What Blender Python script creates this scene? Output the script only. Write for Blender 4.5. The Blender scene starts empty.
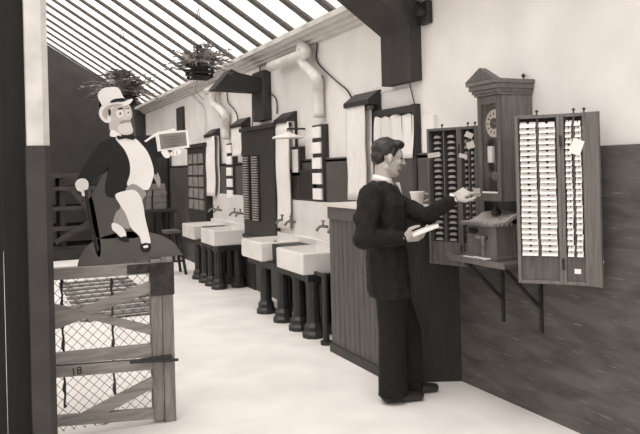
import bpy, bmesh, math, random
from mathutils import Vector, Matrix, noise
random.seed(7)
SC = bpy.context.scene
COL = SC.collection
# ------------------------------------------------------------------ camera
F, PX, PY, PH, EYE = 700.0, 320.0, 167.0, 0.025, 1.5
YAW = math.atan(324 / F)
FW = Vector((math.sin(YAW), math.cos(YAW), 0)); RH = Vector((math.cos(YAW), -math.sin(YAW), 0)); ZZ = Vector((0, 0, 1))
CR = math.cos(PH) * RH - math.sin(PH) * ZZ
CU = math.cos(PH) * ZZ + math.sin(PH) * RH
CAM = Vector((0, 0, EYE))
cd = bpy.data.cameras.new('camera'); cam = bpy.data.objects.new('camera', cd); COL.objects.link(cam)
cd.sensor_width = 36; cd.lens = 36 * F / 640; cd.shift_y = (PY - 217) / 640; cd.clip_start = .05
M3 = Matrix((CR, CU, -FW)).transposed()
cam.matrix_world = Matrix.Translation(CAM) @ M3.to_4x4()
SC.camera = cam
def ray(u, v): return FW + (u - PX) / F * CR - (v - PY) / F * CU
def on(u, v, ax, val):
    d = ray(u, v); return CAM + d * ((val - CAM[ax]) / d[ax])
def dep(u, v, d): return CAM + d * ray(u, v)

# ------------------------------------------------------------------ materials
def tint(v, k=1.0):
    return (v, v * (1 - .085 * k), v * (1 - .15 * k), 1)
MATS = {}
def mat(name, v, v2=None, kind='noise', rough=.75, scale=8, stretch=(1, 1, 1), bump=.0, metal=0, spec=.3, k=1.0):
    if name in MATS: return MATS[name]
    m = bpy.data.materials.new(name); m.use_nodes = True
    nt = m.node_tree; b = nt.nodes['Principled BSDF']
    b.inputs['Roughness'].default_value = rough; b.inputs['Metallic'].default_value = metal
    b.inputs['Specular IOR Level'].default_value = spec
    if v2 is None: v2 = v * .8
    tc = nt.nodes.new('ShaderNodeTexCoord'); mp = nt.nodes.new('ShaderNodeMapping')
    mp.inputs['Scale'].default_value = stretch
    nt.links.new(tc.outputs['Object'], mp.inputs['Vector'])
    n = nt.nodes.new('ShaderNodeTexNoise'); n.inputs['Scale'].default_value = scale; n.inputs['Detail'].default_value = 6
    nt.links.new(mp.outputs['Vector'], n.inputs['Vector'])
    if kind == 'wood': n.inputs['Distortion'].default_value = .6
    r = nt.nodes.new('ShaderNodeValToRGB')
    r.color_ramp.elements[0].position = .3; r.color_ramp.elements[1].position = .7
    r.color_ramp.elements[0].color = tint(v2, k); r.color_ramp.elements[1].color = tint(v, k)
    nt.links.new(n.outputs['Fac'], r.inputs['Fac'])
    nt.links.new(r.outputs['Color'], b.inputs['Base Color'])
    if bump:
        bp = nt.nodes.new('ShaderNodeBump'); bp.inputs['Strength'].default_value = bump; bp.inputs['Distance'].default_value = .01
        nt.links.new(n.outputs['Fac'], bp.inputs['Height']); nt.links.new(bp.outputs['Normal'], b.inputs['Normal'])
    MATS[name] = m; return m
plaster = mat('white_plaster', .80, .70, scale=3, rough=.9, bump=.15, k=.5)
def scratched():
    m = mat('scratched_boarding', .12, .055, kind='wood', scale=5, stretch=(1, .6, 2.5), rough=.6, bump=.1)
    nt = m.node_tree; b = nt.nodes['Principled BSDF']; r = [n for n in nt.nodes if n.type == 'VALTORGB'][0]
    tc = nt.nodes['Texture Coordinate']; mp = nt.nodes.new('ShaderNodeMapping')
    mp.inputs['Rotation'].default_value = (math.radians(14), 0, 0); mp.inputs['Scale'].default_value = (1, 3.0, 60)
    n = nt.nodes.new('ShaderNodeTexNoise'); n.inputs['Scale'].default_value = 2.2; n.inputs['Detail'].default_value = 2
    nt.links.new(tc.outputs['Object'], mp.inputs['Vector']); nt.links.new(mp.outputs['Vector'], n.inputs['Vector'])
    r2 = nt.nodes.new('ShaderNodeValToRGB'); r2.color_ramp.elements[0].position = .66; r2.color_ramp.elements[1].position = .76
    r2.color_ramp.elements[0].color = (0, 0, 0, 1); r2.color_ramp.elements[1].color = (.55, .55, .55, 1)
    nt.links.new(n.outputs['Fac'], r2.inputs['Fac'])
    mx = nt.nodes.new('ShaderNodeMixRGB'); mx.inputs['Color2'].default_value = tint(.38)
    nt.links.new(r2.outputs['Color'], mx.inputs['Fac']); nt.links.new(r.outputs['Color'], mx.inputs['Color1'])
    nt.links.new(mx.outputs['Color'], b.inputs['Base Color'])
    return m
boarding = scratched()
dado_paint = mat('dado_paint', .095, .065, scale=4, rough=.7)
floor_m = mat('concrete_floor', .74, .62, scale=2.6, rough=.85, bump=.1, k=.6)
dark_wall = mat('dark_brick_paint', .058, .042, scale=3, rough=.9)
rafter_m = mat('rafter_timber', .15, .10, kind='wood', scale=6, stretch=(.3, 2, 2))
cornice_m = mat('cornice_paint', .62, .5, scale=5, k=.6)
counter_m = mat('counter_wood', .12, .06, kind='wood', scale=9, stretch=(4, 4, .35), rough=.55, bump=.1)
counter_top_m = mat('counter_top_pale', .7, .6, scale=5)
oak = mat('oak_wood', .125, .07, kind='wood', scale=12, stretch=(4, 4, .4), rough=.5, bump=.1)
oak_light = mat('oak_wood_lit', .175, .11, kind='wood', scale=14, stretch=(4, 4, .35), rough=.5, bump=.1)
oak_dark = mat('dark_oak', .05, .028, kind='wood', scale=12, stretch=(4, 4, .4), rough=.5)
black_slot = mat('rack_interior', .018, .012, scale=8)
iron = mat('dark_iron', .022, .014, scale=20, rough=.5, spec=.5)
bronze = mat('slot_metal', .17, .1, scale=40, rough=.4, spec=.6)
card_m = mat('card_stock', .86, .78, scale=12, rough=.9, k=.5)
paper_m = mat('paper', .82, .76, scale=6, rough=.9, k=.5)
enamel = mat('white_fireclay', .78, .66, scale=4, rough=.35, spec=.5, k=.5)
towel_m = mat('towel_linen', .82, .72, scale=14, stretch=(3, 3, 1), rough=.95, bump=.3, k=.5)
gate_m = mat('weathered_gate_timber', .34, .19, kind='wood', scale=9, stretch=(.5, 2, 4), rough=.85, bump=.3)
gate_v = mat('weathered_post_timber', .27, .15, kind='wood', scale=9, stretch=(4, 2, .5), rough=.85, bump=.3)
post_w = mat('post_whitewash', .72, .5, scale=6, rough=.9, bump=.3, k=.6)
post_d = mat('post_dark_paint', .055, .035, scale=5, rough=.6)
cloth = mat('black_coat_cloth', .014, .008, scale=30, rough=.9, bump=.15)
trouser_m = mat('trouser_cloth', .011, .007, scale=30, rough=.9)
skin_m = mat('skin', .48, .42, scale=9, rough=.6)
hair_m = mat('hair', .02, .01, scale=40, stretch=(1, 1, 4), rough=.45, spec=.5)
leather = mat('black_leather', .02, .012, scale=10, rough=.3, spec=.5)
glassy = mat('dark_pane', .05, .04, scale=3, rough=.1, spec=.6)
leaf_m = mat('fern_leaf', .16, .05, scale=14, rough=.6)
leaf_p = mat('pale_leaf', .5, .25, scale=14, rough=.6)
# painted cut-out
p_grey = mat('board_grey_paint', .085, .07, scale=5, rough=.6)
p_mound = mat('mound_grey_paint', .105, .085, scale=5, rough=.6)
p_black = mat('board_black_paint', .007, .005, scale=5, rough=.5)
p_white = mat('board_white_paint', .85, .78, scale=5, rough=.6, k=.5)
p_mid = mat('board_pale_grey_paint', .33, .3, scale=5, rough=.6)
p_face = mat('board_face_paint', .6, .5, scale=14, rough=.6)
p_sign = mat('sign_grey_paint', .24, .2, scale=9, rough=.6)

def glass_mat():
    m = bpy.data.materials.new('roof_glass'); m.use_nodes = True; nt = m.node_tree
    for n in list(nt.nodes): nt.nodes.remove(n)
    o = nt.nodes.new('ShaderNodeOutputMaterial'); t = nt.nodes.new('ShaderNodeBsdfTransparent'); l = nt.nodes.new('ShaderNodeBsdfTranslucent')
    nz = nt.nodes.new('ShaderNodeTexNoise'); nz.inputs['Scale'].default_value = 3
    mr = nt.nodes.new('ShaderNodeMapRange'); mr.inputs['To Min'].default_value = .1; mr.inputs['To Max'].default_value = .3
    t.inputs['Color'].default_value = (.97, .96, .95, 1); l.inputs['Color'].default_value = (.8, .79, .77, 1)
    mx = nt.nodes.new('ShaderNodeMixShader')
    nt.links.new(nz.outputs['Fac'], mr.inputs['Value']); nt.links.new(mr.outputs['Result'], mx.inputs['Fac'])
    nt.links.new(t.outputs[0], mx.inputs[1]); nt.links.new(l.outputs[0], mx.inputs[2]); nt.links.new(mx.outputs[0], o.inputs[0])
    return m
roof_glass = glass_mat()
def clear_mat():
    m = bpy.data.materials.new('clock_glass'); m.use_nodes = True; nt = m.node_tree
    for n in list(nt.nodes): nt.nodes.remove(n)
    o = nt.nodes.new('ShaderNodeOutputMaterial'); t = nt.nodes.new('ShaderNodeBsdfTransparent'); l = nt.nodes.new('ShaderNodeBsdfGlossy')
    l.inputs['Roughness'].default_value = .05; l.inputs['Color'].default_value = tint(.6)
    mx = nt.nodes.new('ShaderNodeMixShader'); mx.inputs['Fac'].default_value = .10
    nt.links.new(t.outputs[0], mx.inputs[1]); nt.links.new(l.outputs[0], mx.inputs[2]); nt.links.new(mx.outputs[0], o.inputs[0])
    return m
clock_glass = clear_mat()

# ------------------------------------------------------------------ helpers
def link(name, me, m=None, parent=None):
    o = bpy.data.objects.new(name, me); COL.objects.link(o)
    if m: me.materials.append(m)
    if parent:
        o.parent = parent
        o.matrix_parent_inverse = parent.matrix_basis.inverted()
    return o
def obj(name, bm, m, parent=None, smooth=False):
    me = bpy.data.meshes.new(name)
    bmesh.ops.recalc_face_normals(bm, faces=bm.faces)
    bm.to_mesh(me); bm.free()
    if smooth:
        for p in me.polygons: p.use_smooth = True
    return link(name, me, m, parent)
def tag(o, label, cat, group=None, kind=None):
    o['label'] = label; o['category'] = cat
    if group: o['group'] = group
    if kind: o['kind'] = kind
    return o
def thing(name, loc, label, cat, group=None):
    o = bpy.data.objects.new(name, None); COL.objects.link(o); o.location = loc; o.empty_display_size = .1
    return tag(o, label, cat, group)
def struct(name, bm, m, parent=None):
    o = obj(name, bm, m, parent); o['kind'] = 'structure'; return o
def B(): return bmesh.new()
def box(bm, a, b, bev=0, mtx=None):
    a = Vector(a); b = Vector(b); c = (a + b) / 2; s = b - a
    t = bmesh.new(); bmesh.ops.create_cube(t, size=1)
    for v in t.verts: v.co = Vector((v.co.x * abs(s.x), v.co.y * abs(s.y), v.co.z * abs(s.z)))
    if bev: bmesh.ops.bevel(t, geom=t.edges[:], offset=bev, segments=2, affect='EDGES', profile=.6)
    for v in t.verts: v.co += c
    merge(bm, t, mtx); return bm
def merge(bm, t, mtx=None):
    if mtx is not None: bmesh.ops.transform(t, matrix=mtx, verts=t.verts)
    vm = {v: bm.verts.new(v.co) for v in t.verts}
    for f in t.faces:
        try: bm.faces.new([vm[v] for v in f.verts])
        except ValueError: pass
    t.free()
def bar(bm, p, q, w, h, side=None, bev=0):
    """rectangular bar from p to q, w across `side`, h the other way"""
    p = Vector(p); q = Vector(q); d = q - p; L = d.length; d.normalize()
    s = Vector(side) if side is not None else (Vector((0, 0, 1)) if abs(d.z) < .9 else Vector((1, 0, 0)))
    s = (s - d * s.dot(d)).normalized(); t = d.cross(s)
    m = Matrix((s, t, d)).transposed().to_4x4(); m.translation = p
    box(bm, (-w / 2, -h / 2, 0), (w / 2, h / 2, L), bev, m)
def prism(bm, pts, ext):
    """closed polygon pts (3D) extruded along vector ext"""
    ext = Vector(ext); a = [bm.verts.new(Vector(p)) for p in pts]; b = [bm.verts.new(Vector(p) + ext) for p in pts]
    n = len(pts); bm.faces.new(a); bm.faces.new(b[::-1])
    for i in range(n): bm.faces.new((a[i], b[i], b[(i + 1) % n], a[(i + 1) % n]))
def tube(bm, pts, r, n=8, rs=None):
    pts = [Vector(p) for p in pts]; rings = []; pu = None
    for i, p in enumerate(pts):
        d = (pts[min(i + 1, len(pts) - 1)] - pts[max(i - 1, 0)]).normalized()
        if pu is None: pu = d.orthogonal().normalized()
        pu = (pu - d * pu.dot(d)); pu = pu.normalized() if pu.length > 1e-6 else d.orthogonal().normalized()
        w = d.cross(pu); rr = rs[i] if rs else r
        rings.append([bm.verts.new(p + rr * (math.cos(2 * math.pi * k / n) * pu + math.sin(2 * math.pi * k / n) * w)) for k in range(n)])
    for a, b in zip(rings, rings[1:]):
        for k in range(n): bm.faces.new((a[k], a[(k + 1) % n], b[(k + 1) % n], b[k]))
    bm.faces.new(rings[0][::-1]); bm.faces.new(rings[-1])
def smooth_path(pts, k=5):
    pts = [Vector(p) for p in pts]; out = []
    for i in range(len(pts) - 1):
        p0 = pts[max(i - 1, 0)]; p1 = pts[i]; p2 = pts[i + 1]; p3 = pts[min(i + 2, len(pts) - 1)]
        for j in range(k):
            t = j / k
            out.append(.5 * ((2 * p1) + (p2 - p0) * t + (2 * p0 - 5 * p1 + 4 * p2 - p3) * t * t + (3 * p1 - p0 - 3 * p2 + p3) * t ** 3))
    out.append(pts[-1]); return out
def lathe(bm, prof, c, n=20, mtx=None):
    t = bmesh.new(); rings = [[t.verts.new((r * math.cos(2 * math.pi * k / n), r * math.sin(2 * math.pi * k / n), z)) for k in range(n)] for r, z in prof]
    for a, b in zip(rings, rings[1:]):
        for k in range(n): t.faces.new((a[k], a[(k + 1) % n], b[(k + 1) % n], b[k]))
    t.faces.new(rings[0][::-1]); t.faces.new(rings[-1])
    m = Matrix.Translation(Vector(c)) @ (mtx if mtx is not None else Matrix())
    merge(bm, t, m)
def text(name, body, size, m, mtx, parent=None, ext=.0008):
    cu = bpy.data.curves.new(name, 'FONT'); cu.body = body; cu.size = size; cu.extrude = ext; cu.align_x = 'CENTER'; cu.align_y = 'CENTER'
    t = bpy.data.objects.new('tmp', cu); COL.objects.link(t)
    bpy.context.view_layer.update()
    me = bpy.data.meshes.new_from_object(t.evaluated_get(bpy.context.evaluated_depsgraph_get()))
    bpy.data.objects.remove(t); me.name = name; me.transform(mtx); me.materials.clear()
    return link(name, me, m, parent)
def frame(o, x, y, z=None):
    x = Vector(x).normalized(); y = Vector(y); y = (y - x * y.dot(x)).normalized(); z = x.cross(y)
    m = Matrix((x, y, z)).transposed().to_4x4(); m.translation = Vector(o); return m

XW = 2.92      # upper wall face
XD = 2.88      # dado face
YE = 15.1      # far gable
# ------------------------------------------------------------------ floor, walls
bm = B(); box(bm, (-4.5, -4, -.12), (3.2, YE + .3, 0)); struct('floor', bm, floor_m)
bm = B(); box(bm, (XW, -4, 0), (3.2, YE, 3.1)); struct('wall_right', bm, plaster)
bm = B(); box(bm, (XD, -4, 0), (XW + .02, 4.12, 1.575))
struct('trim_1', bm, boarding)
bm = B(); box(bm, (XD, 4.12, 0), (XW + .02, YE, 1.57)); box(bm, (XD, 4.12, 1.55), (XW + .02, YE, 1.585)); struct('trim_2', bm, dado_paint)
# far gable
SL = .65; RX, RZ = 2.72, 2.87
def rz(x): return RZ + SL * (RX - x)
RIDGE = -1.2
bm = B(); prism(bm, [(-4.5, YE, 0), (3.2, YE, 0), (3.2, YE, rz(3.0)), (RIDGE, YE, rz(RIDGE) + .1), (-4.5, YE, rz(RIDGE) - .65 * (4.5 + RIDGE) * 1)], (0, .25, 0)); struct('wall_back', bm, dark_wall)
bm = B(); box(bm, (-4.7, -4, 0), (-4.5, YE, 3.3)); struct('wall_left', bm, plaster)
# cornice under the roof
prof = [(XW + .03, 2.74), (2.86, 2.75), (2.86, 2.775), (2.82, 2.78), (2.82, 2.81), (2.76, 2.815), (2.74, 2.83), (2.70, 2.835), (2.70, 2.885), (XW + .03, 2.885)]
prof = [(x, z - .02) for x, z in prof]
bm = B(); prism(bm, [(x, -4, z) for x, z in prof], (0, YE + 4, 0)); struct('trim_3', bm, cornice_m)
# thin moulding over the notices
bm = B(); a = on(355, 98, 0, XW); b = on(411, 87, 0, XW); bar(bm, (XW, a.y, a.z), (XW, b.y, b.z), .01, .02); struct('trim_4', bm, cornice_m)
# ------------------------------------------------------------------ roof
ceil = bpy.data.objects.new('ceiling', None); COL.objects.link(ceil); ceil.location = (0, 5, RZ); ceil['kind'] = 'structure'
bpy.context.view_layer.update()
n_r = 0
y = -3.9
XL = RIDGE - 3.2
SP = .475; RD0 = .03
ys = []
while y < YE - .1: ys.append(y); y += SP
for y in ys:
    bm = B()
    off = .0
    prism(bm, [(3.05, y - .05, rz(3.05) + RD0), (RIDGE, y - .05, rz(RIDGE) + RD0), (RIDGE, y - .05, rz(RIDGE) + .06), (3.05, y - .05, rz(3.05) + .06)], (0, .10, 0))
    obj('rafter', bm, rafter_m, ceil)
    bm = B()
    prism(bm, [(RIDGE, y - .05, rz(RIDGE) + RD0), (XL, y - .05, rz(RIDGE) - SL * (RIDGE - XL) + RD0), (XL, y - .05, rz(RIDGE) - SL * (RIDGE - XL) + .06), (RIDGE, y - .05, rz(RIDGE) + .06)], (0, .10, 0))
    obj('rafter', bm, rafter_m, ceil)
for y in ys[:-1]:
    bm = B()
    prism(bm, [(3.1, y + .01, rz(3.1) + .062), (RIDGE, y + .01, rz(RIDGE) + .062), (RIDGE, y + .01, rz(RIDGE) + .068), (3.1, y + .01, rz(3.1) + .068)], (0, SP - .02, 0))
    obj('glass_pane', bm, roof_glass, ceil)
    bm = B(); zl = rz(RIDGE) - SL * (RIDGE - XL)
    prism(bm, [(RIDGE, y + .01, rz(RIDGE) + .062), (XL, y + .01, zl + .062), (XL, y + .01, zl + .068), (RIDGE, y + .01, rz(RIDGE) + .068)], (0, SP - .02, 0))
    obj('glass_pane', bm, roof_glass, ceil)
bm = B(); box(bm, (RIDGE - .05, -4, rz(RIDGE) - .1), (RIDGE + .05, YE, rz(RIDGE) + .15)); obj('ridge_beam', bm, rafter_m, ceil)

# ------------------------------------------------------------------ truss ends on the wall
grey_t = mat('truss_grey_paint', .055, .036, kind='wood', scale=7, stretch=(2, 2, .6))
def wall_post(y0, y1, z0, z1, label):
    t = thing('truss_end', (XW, (y0 + y1) / 2, z0), label, 'roof beam')
    bpy.context.view_layer.update()
    bm = B(); box(bm, (XW - .1, y0, z0), (XW, y1, z1), .006); obj('wall_post', bm, grey_t, t)
    return t
t = wall_post(4.44, 4.88, 2.13, 2.74, 'dark timber wall post and slanting brace of the nearest roof truss')
bm = B(); prism(bm, [(XW - .1, 4.42, 2.53), (XW - .02, 4.42, 2.56), (XW - .02, 4.42, 2.70), (XW - .30, 4.42, 2.88), (XW - .95, 4.42, 3.28), (XW - .95, 4.42, 3.12)], (0, .46, 0)); obj('brace', bm, grey_t, t)
bm = B(); tube(bm, [(XW - .03, 4.33, 2.62), (XW - .11, 4.33, 2.62)], .035, 14); box(bm, (XW - .05, 4.28, 2.53), (XW - .001, 4.40, 2.70), .01); obj('wall_bracket', bm, iron, t)
t = wall_post(7.60, 7.98, 2.06, 2.64, 'dark timber wall post and slanted stub of the second roof truss')
bm = B(); a = on(215, 88.5, 1, 7.65); b = on(231, 69, 1, 7.65)
c_ = on(240, 73, 1, 7.65); prism(bm, [(a.x, 7.65, a.z), (b.x, 7.65, b.z), (c_.x, 7.65, c_.z), (XW - .05, 7.65, b.z - .10), (XW - .05, 7.65, a.z - .02)], (0, .3, 0)); obj('beam_stub', bm, mat('beam_dark', .03, .02), t)
# dark board high on the far wall
a = on(178, 108, 0, XW - .04); b = on(183, 132, 0, XW - .04)
bm = B(); box(bm, (XW - .05, b.y, b.z), (XW, b.y + .42, a.z), .004); tag(obj('wall_board', bm, grey_t), 'small dark upright board high on the far end of the white wall', 'board')

# ------------------------------------------------------------------ windows: dark grey far pane
a = on(162, 131, 0, XW); b = on(186, 121.5, 0, XW)
bm = B(); box(bm, (XW - .012, b.y, 1.95), (XW + .01, min(a.y, YE - .05), 2.2)); struct('window_1', bm, mat('grey_pane', .22, .16, rough=.3))

# ------------------------------------------------------------------ pipes and cables
pipe_m = mat('pipe_paint', .74, .6, scale=6, rough=.5, k=.6)
def wp(pts, x): return [on(u, v, 0, x) for u, v in pts]
bm = B(); tube(bm, smooth_path([(2.8, 7.3, 2.63), (2.8, 6.6, 2.63), (2.8, 6.32, 2.63)] + wp([(302, 46), (302, 60), (311, 72), (317, 80)], 2.82) + wp([(318, 92), (319, 117)], 2.86), 5), .055, 12)
p = obj('rain_pipe', bm, pipe_m, smooth=True); tag(p, 'thick white rainwater pipe with swan neck bend, between the two roof trusses', 'pipe')
bm = B()
c = on(316.5, 79, 0, 2.84); lathe(bm, [(.062, 0), (.062, .03)], c, 14); obj('dark_collar', bm, iron, p)
bm = B(); tube(bm, smooth_path([(2.8, 9.9, 2.64), (2.8, 9.5, 2.64)] + wp([(213, 88), (213, 103), (219, 109), (225, 116)], 2.82) + wp([(225.5, 125), (226, 139)], 2.86), 5), .055, 12)
p = obj('rain_pipe', bm, pipe_m, smooth=True); tag(p, 'thick white rainwater pipe with swan neck bend, beyond the second truss', 'pipe')
bm = B(); c = on(224.5, 117, 0, 2.84); lathe(bm, [(.062, 0), (.062, .03)], c, 14); obj('dark_collar', bm, iron, p)
def cable(pts, x, r, label, m=iron, sm=True):
    bm = B(); q = wp(pts, x); tube(bm, smooth_path(q, 4) if sm else q, r, 6)
    tag(obj('electric_cable', bm, m, smooth=True), label, 'cable')
cable([(323, 21), (318, 30), (317, 46), (317.5, 62), (334, 79), (347, 90), (352, 99)], 2.90, .008, 'thin dark cable dropping diagonally to the nearest roller towel')
cable([(260, 67), (260, 87), (268, 92), (275, 97), (277, 104), (277, 114)], 2.90, .008, 'thin bent dark cable dropping beside the second truss post')
cable([(227, 90), (228, 102), (234, 109), (237, 115), (238, 122)], 2.90, .008, 'thin dark cable bending down beside the second white rain pipe')
cable([(188, 88), (192, 96), (202, 106), (205, 120), (205, 150)], 2.89, .012, 'pale conduit running down the farthest part of the white wall', pipe_m)
cable([(395, 6), (404, 60), (417, 115), (421, 131)], 2.91, .004, 'taut thin wire slanting down from the nearest truss to the notices', iron, False)
cable([(252, 88), (252.5, 130)], 2.9, .006, 'straight thin wire left of the second truss post', iron, False)

# ------------------------------------------------------------------ roller towels
def roller(u0, u1, vt, vtow, vbot, back_v, tw, label):
    """wood hood on the wall from pixel u0 (far) to u1 (near)"""
    y0 = on(u1, vt, 0, XW - .06).y; y1 = on(u0, vt, 0, XW - .06).y
    zt = on(u1, vt, 0, XW).z
    zb = on(u0, vbot, 0, XW - .14).z; zk = on(u1, back_v, 0, XW).z
    t = thing('roller_towel', (XW, (y0 + y1) / 2, zb), label, 'roller towel', 'roller towels along the wall')
    bpy.context.view_layer.update()
    bm = B(); box(bm, (XW - .025, y0, zk), (XW, y1, zt), .003); obj('backboard', bm, oak_dark, t)
    bm = B()
    prism(bm, [(XW - .02, y0, zt), (XW - .13, y0, zt - .08), (XW - .13, y0, zt - .12), (XW - .02, y0, zt - .12)], (0, y1 - y0, 0)); obj('hood', bm, iron, t)
    bm = B(); yy0 = y1 - tw; yy1 = y1 - .02
    zt2 = zt - .115
    n = 10; L = zt2 - zb
    for sgn, x in ((1, XW - .12), (-1, XW - .05)):
        rows = []
        for i in range(13):
            z = zt2 - L * i / 12; r = []
            for j in range(n + 1):
                w = math.sin(j * 1.7 + .3 * i) * .005 * (i / 12 + .2) + .004 * math.sin(i * .9)
                r.append(bm.verts.new((x + w, yy0 + (yy1 - yy0) * j / n + .006 * math.sin(i * .7) * i / 12, z)))
            rows.append(r)
        for a, b in zip(rows, rows[1:]):
            for j in range(n): bm.faces.new((a[j], a[j + 1], b[j + 1], b[j]))
        if sgn == 1: first = rows
        else:
            for j in range(n):
                bm.faces.new((first[0][j], first[0][j + 1], rows[0][j + 1], rows[0][j])); bm.faces.new((first[-1][j], first[-1][j + 1], rows[-1][j + 1], rows[-1][j]))
    tw_o = obj('towel', bm, towel_m, t, True)
    md = tw_o.modifiers.new('s', 'SOLIDIFY'); md.thickness = .006
    bm = B(); tube(bm, [(XW - .085, y0 + .02, zt2 - .03), (XW - .085, y1 - .01, zt2 - .03)], .02, 10); obj('roller', bm, oak, t)
roller(350, 375, 91, 110, 200, 150, .36, 'tall white roller towel under a dark hood, nearest one, left of the notices')
roller(279, 292, 112, 122, 228, 210, .40, 'tall white roller towel hanging over the middle of the nearer wash basins')
roller(235, 246, 118, 130, 156, 150, .40, 'short white roller towel just left of the narrow dark card rack')
roller(208, 216, 129, 135, 196, 190, .50, 'long white roller towel behind the farther wash basins')

# ------------------------------------------------------------------ notices on the wall above the counter
y0 = on(417, 105, 0, XW).y; y1 = on(379, 112, 0, XW).y
t = thing('notice_board', (XW, (y0 + y1) / 2, 1.55), 'dark wooden board holding a row of white notices above the counter', 'notice board')
bpy.context.view_layer.update()
bm = B(); box(bm, (XW - .03, y0, 1.585), (XW, y1, 1.93), .003); obj('backboard', bm, oak_dark, t)
bm = B(); box(bm, (XW - .055, y0 - .03, 1.90), (XW - .03, y1 + .02, 1.955), .004); obj('top_rail', bm, oak_dark, t)
bm = B(); box(bm, (XW - .055, y0 - .05, 1.30), (XW, y0 - .0, 1.96), .004); obj('side_stile', bm, oak_dark, t)
W = (y1 - y0) / 4
nl = ['white notice sheet, leftmost in the row on the dark board', 'white notice sheet, second from the left on the dark board', 'white notice sheet, third from the left on the dark board', 'widest white notice sheet, rightmost on the dark board']
for i in range(4):
    bm = B(); ya = y1 - W * i - .008; yb = ya - W + (.012 if i < 3 else -.03); zt = 1.905 - .008 * (i % 2); zb = [1.58, 1.57, 1.585, 1.55][i]
    g = []
    for r in range(9):
        g.append([bm.verts.new((XW - .05 - .015 * math.sin(c * .8 + i) - .012 * r / 8, ya + (yb - ya) * c / 5 + .01 * math.sin(r * .5 + i), zt + (zb - zt) * r / 8 - .008 * abs(c - 2) * (r == 0))) for c in range(6)])
    for a, b in zip(g, g[1:]):
        for c in range(5): bm.faces.new((a[c], a[c + 1], b[c + 1], b[c]))
    o = obj('notice_sheet', bm, paper_m, None, True); o.modifiers.new('s', 'SOLIDIFY').thickness = .002
    tag(o, nl[i], 'paper', 'notices above the counter')
# pale strip with a smudge between notices and rack
a = on(424, 116, 0, XW - .03)
bm = B(); box(bm, (XW - .03, a.y - .12, 1.575), (XW - .0, a.y + .03, 1.86), .003)
tag(obj('wall_notice', bm, paper_m), 'narrow white strip of card between the notices and the left time card rack', 'paper')

# ------------------------------------------------------------------ panelled counter
CX = 2.45; ZT = 1.18
t = thing('panelled_counter', (CX + .2, 4.65, 0), 'tall counter of dark vertical boards with a pale top, behind the man', 'counter')
bpy.context.view_layer.update()
bm = B(); ya, yb = 4.17, 5.15; nb = 12; w = (yb - ya) / nb
for i in range(nb):
    y_ = ya + i * w
    prism(bm, [(CX + .02, y_, 0), (CX + .008, y_ + .002, 0), (CX, y_ + .009, 0), (CX, y_ + w - .009, 0), (CX + .008, y_ + w - .002, 0), (CX + .02, y_ + w, 0)], (0, 0, ZT - .001))
obj('front_panel', bm, counter_m, t)
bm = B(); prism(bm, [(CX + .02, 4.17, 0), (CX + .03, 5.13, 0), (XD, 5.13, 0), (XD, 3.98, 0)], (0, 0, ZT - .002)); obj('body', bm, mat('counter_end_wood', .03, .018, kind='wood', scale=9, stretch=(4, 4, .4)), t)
bm = B(); box(bm, (CX - .02, 4.17, 0), (CX, 5.15, .07), .004); obj('skirting', bm, oak_dark, t)
bm = B(); box(bm, (CX - .012, 4.17, ZT - .10), (CX, 5.15, ZT), .003); obj('top_rail', bm, oak, t)
bm = B(); prism(bm, [(CX - .03, 4.14, ZT), (CX - .03, 5.18, ZT), (XD, 5.18, ZT), (XD, 3.96, ZT)], (0, 0, .026)); obj('worktop', bm, counter_top_m, t)
# mug on the counter
c = Vector(on(417.5, 201, 1, 4.25)); c.z = ZT + .026; 
bm = B(); lathe(bm, [(.032, 0), (.036, .004), (.05, .085), (.056, .10), (.055, .102), (.050, .101), (.045, .08), (.03, .01)], (c.x, c.y, c.z), 22)
m = obj('mug', bm, enamel, None, True); tag(m, 'small white tapered mug standing on the counter beside the left rack', 'mug')
bm = B(); tube(bm, smooth_path([c + Vector((.045, -.01, .085)), c + Vector((.085, -.015, .08)), c + Vector((.085, -.015, .045)), c + Vector((.042, -.01, .03))], 4), .006, 6); obj('handle', bm, enamel, m, True)

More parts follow.
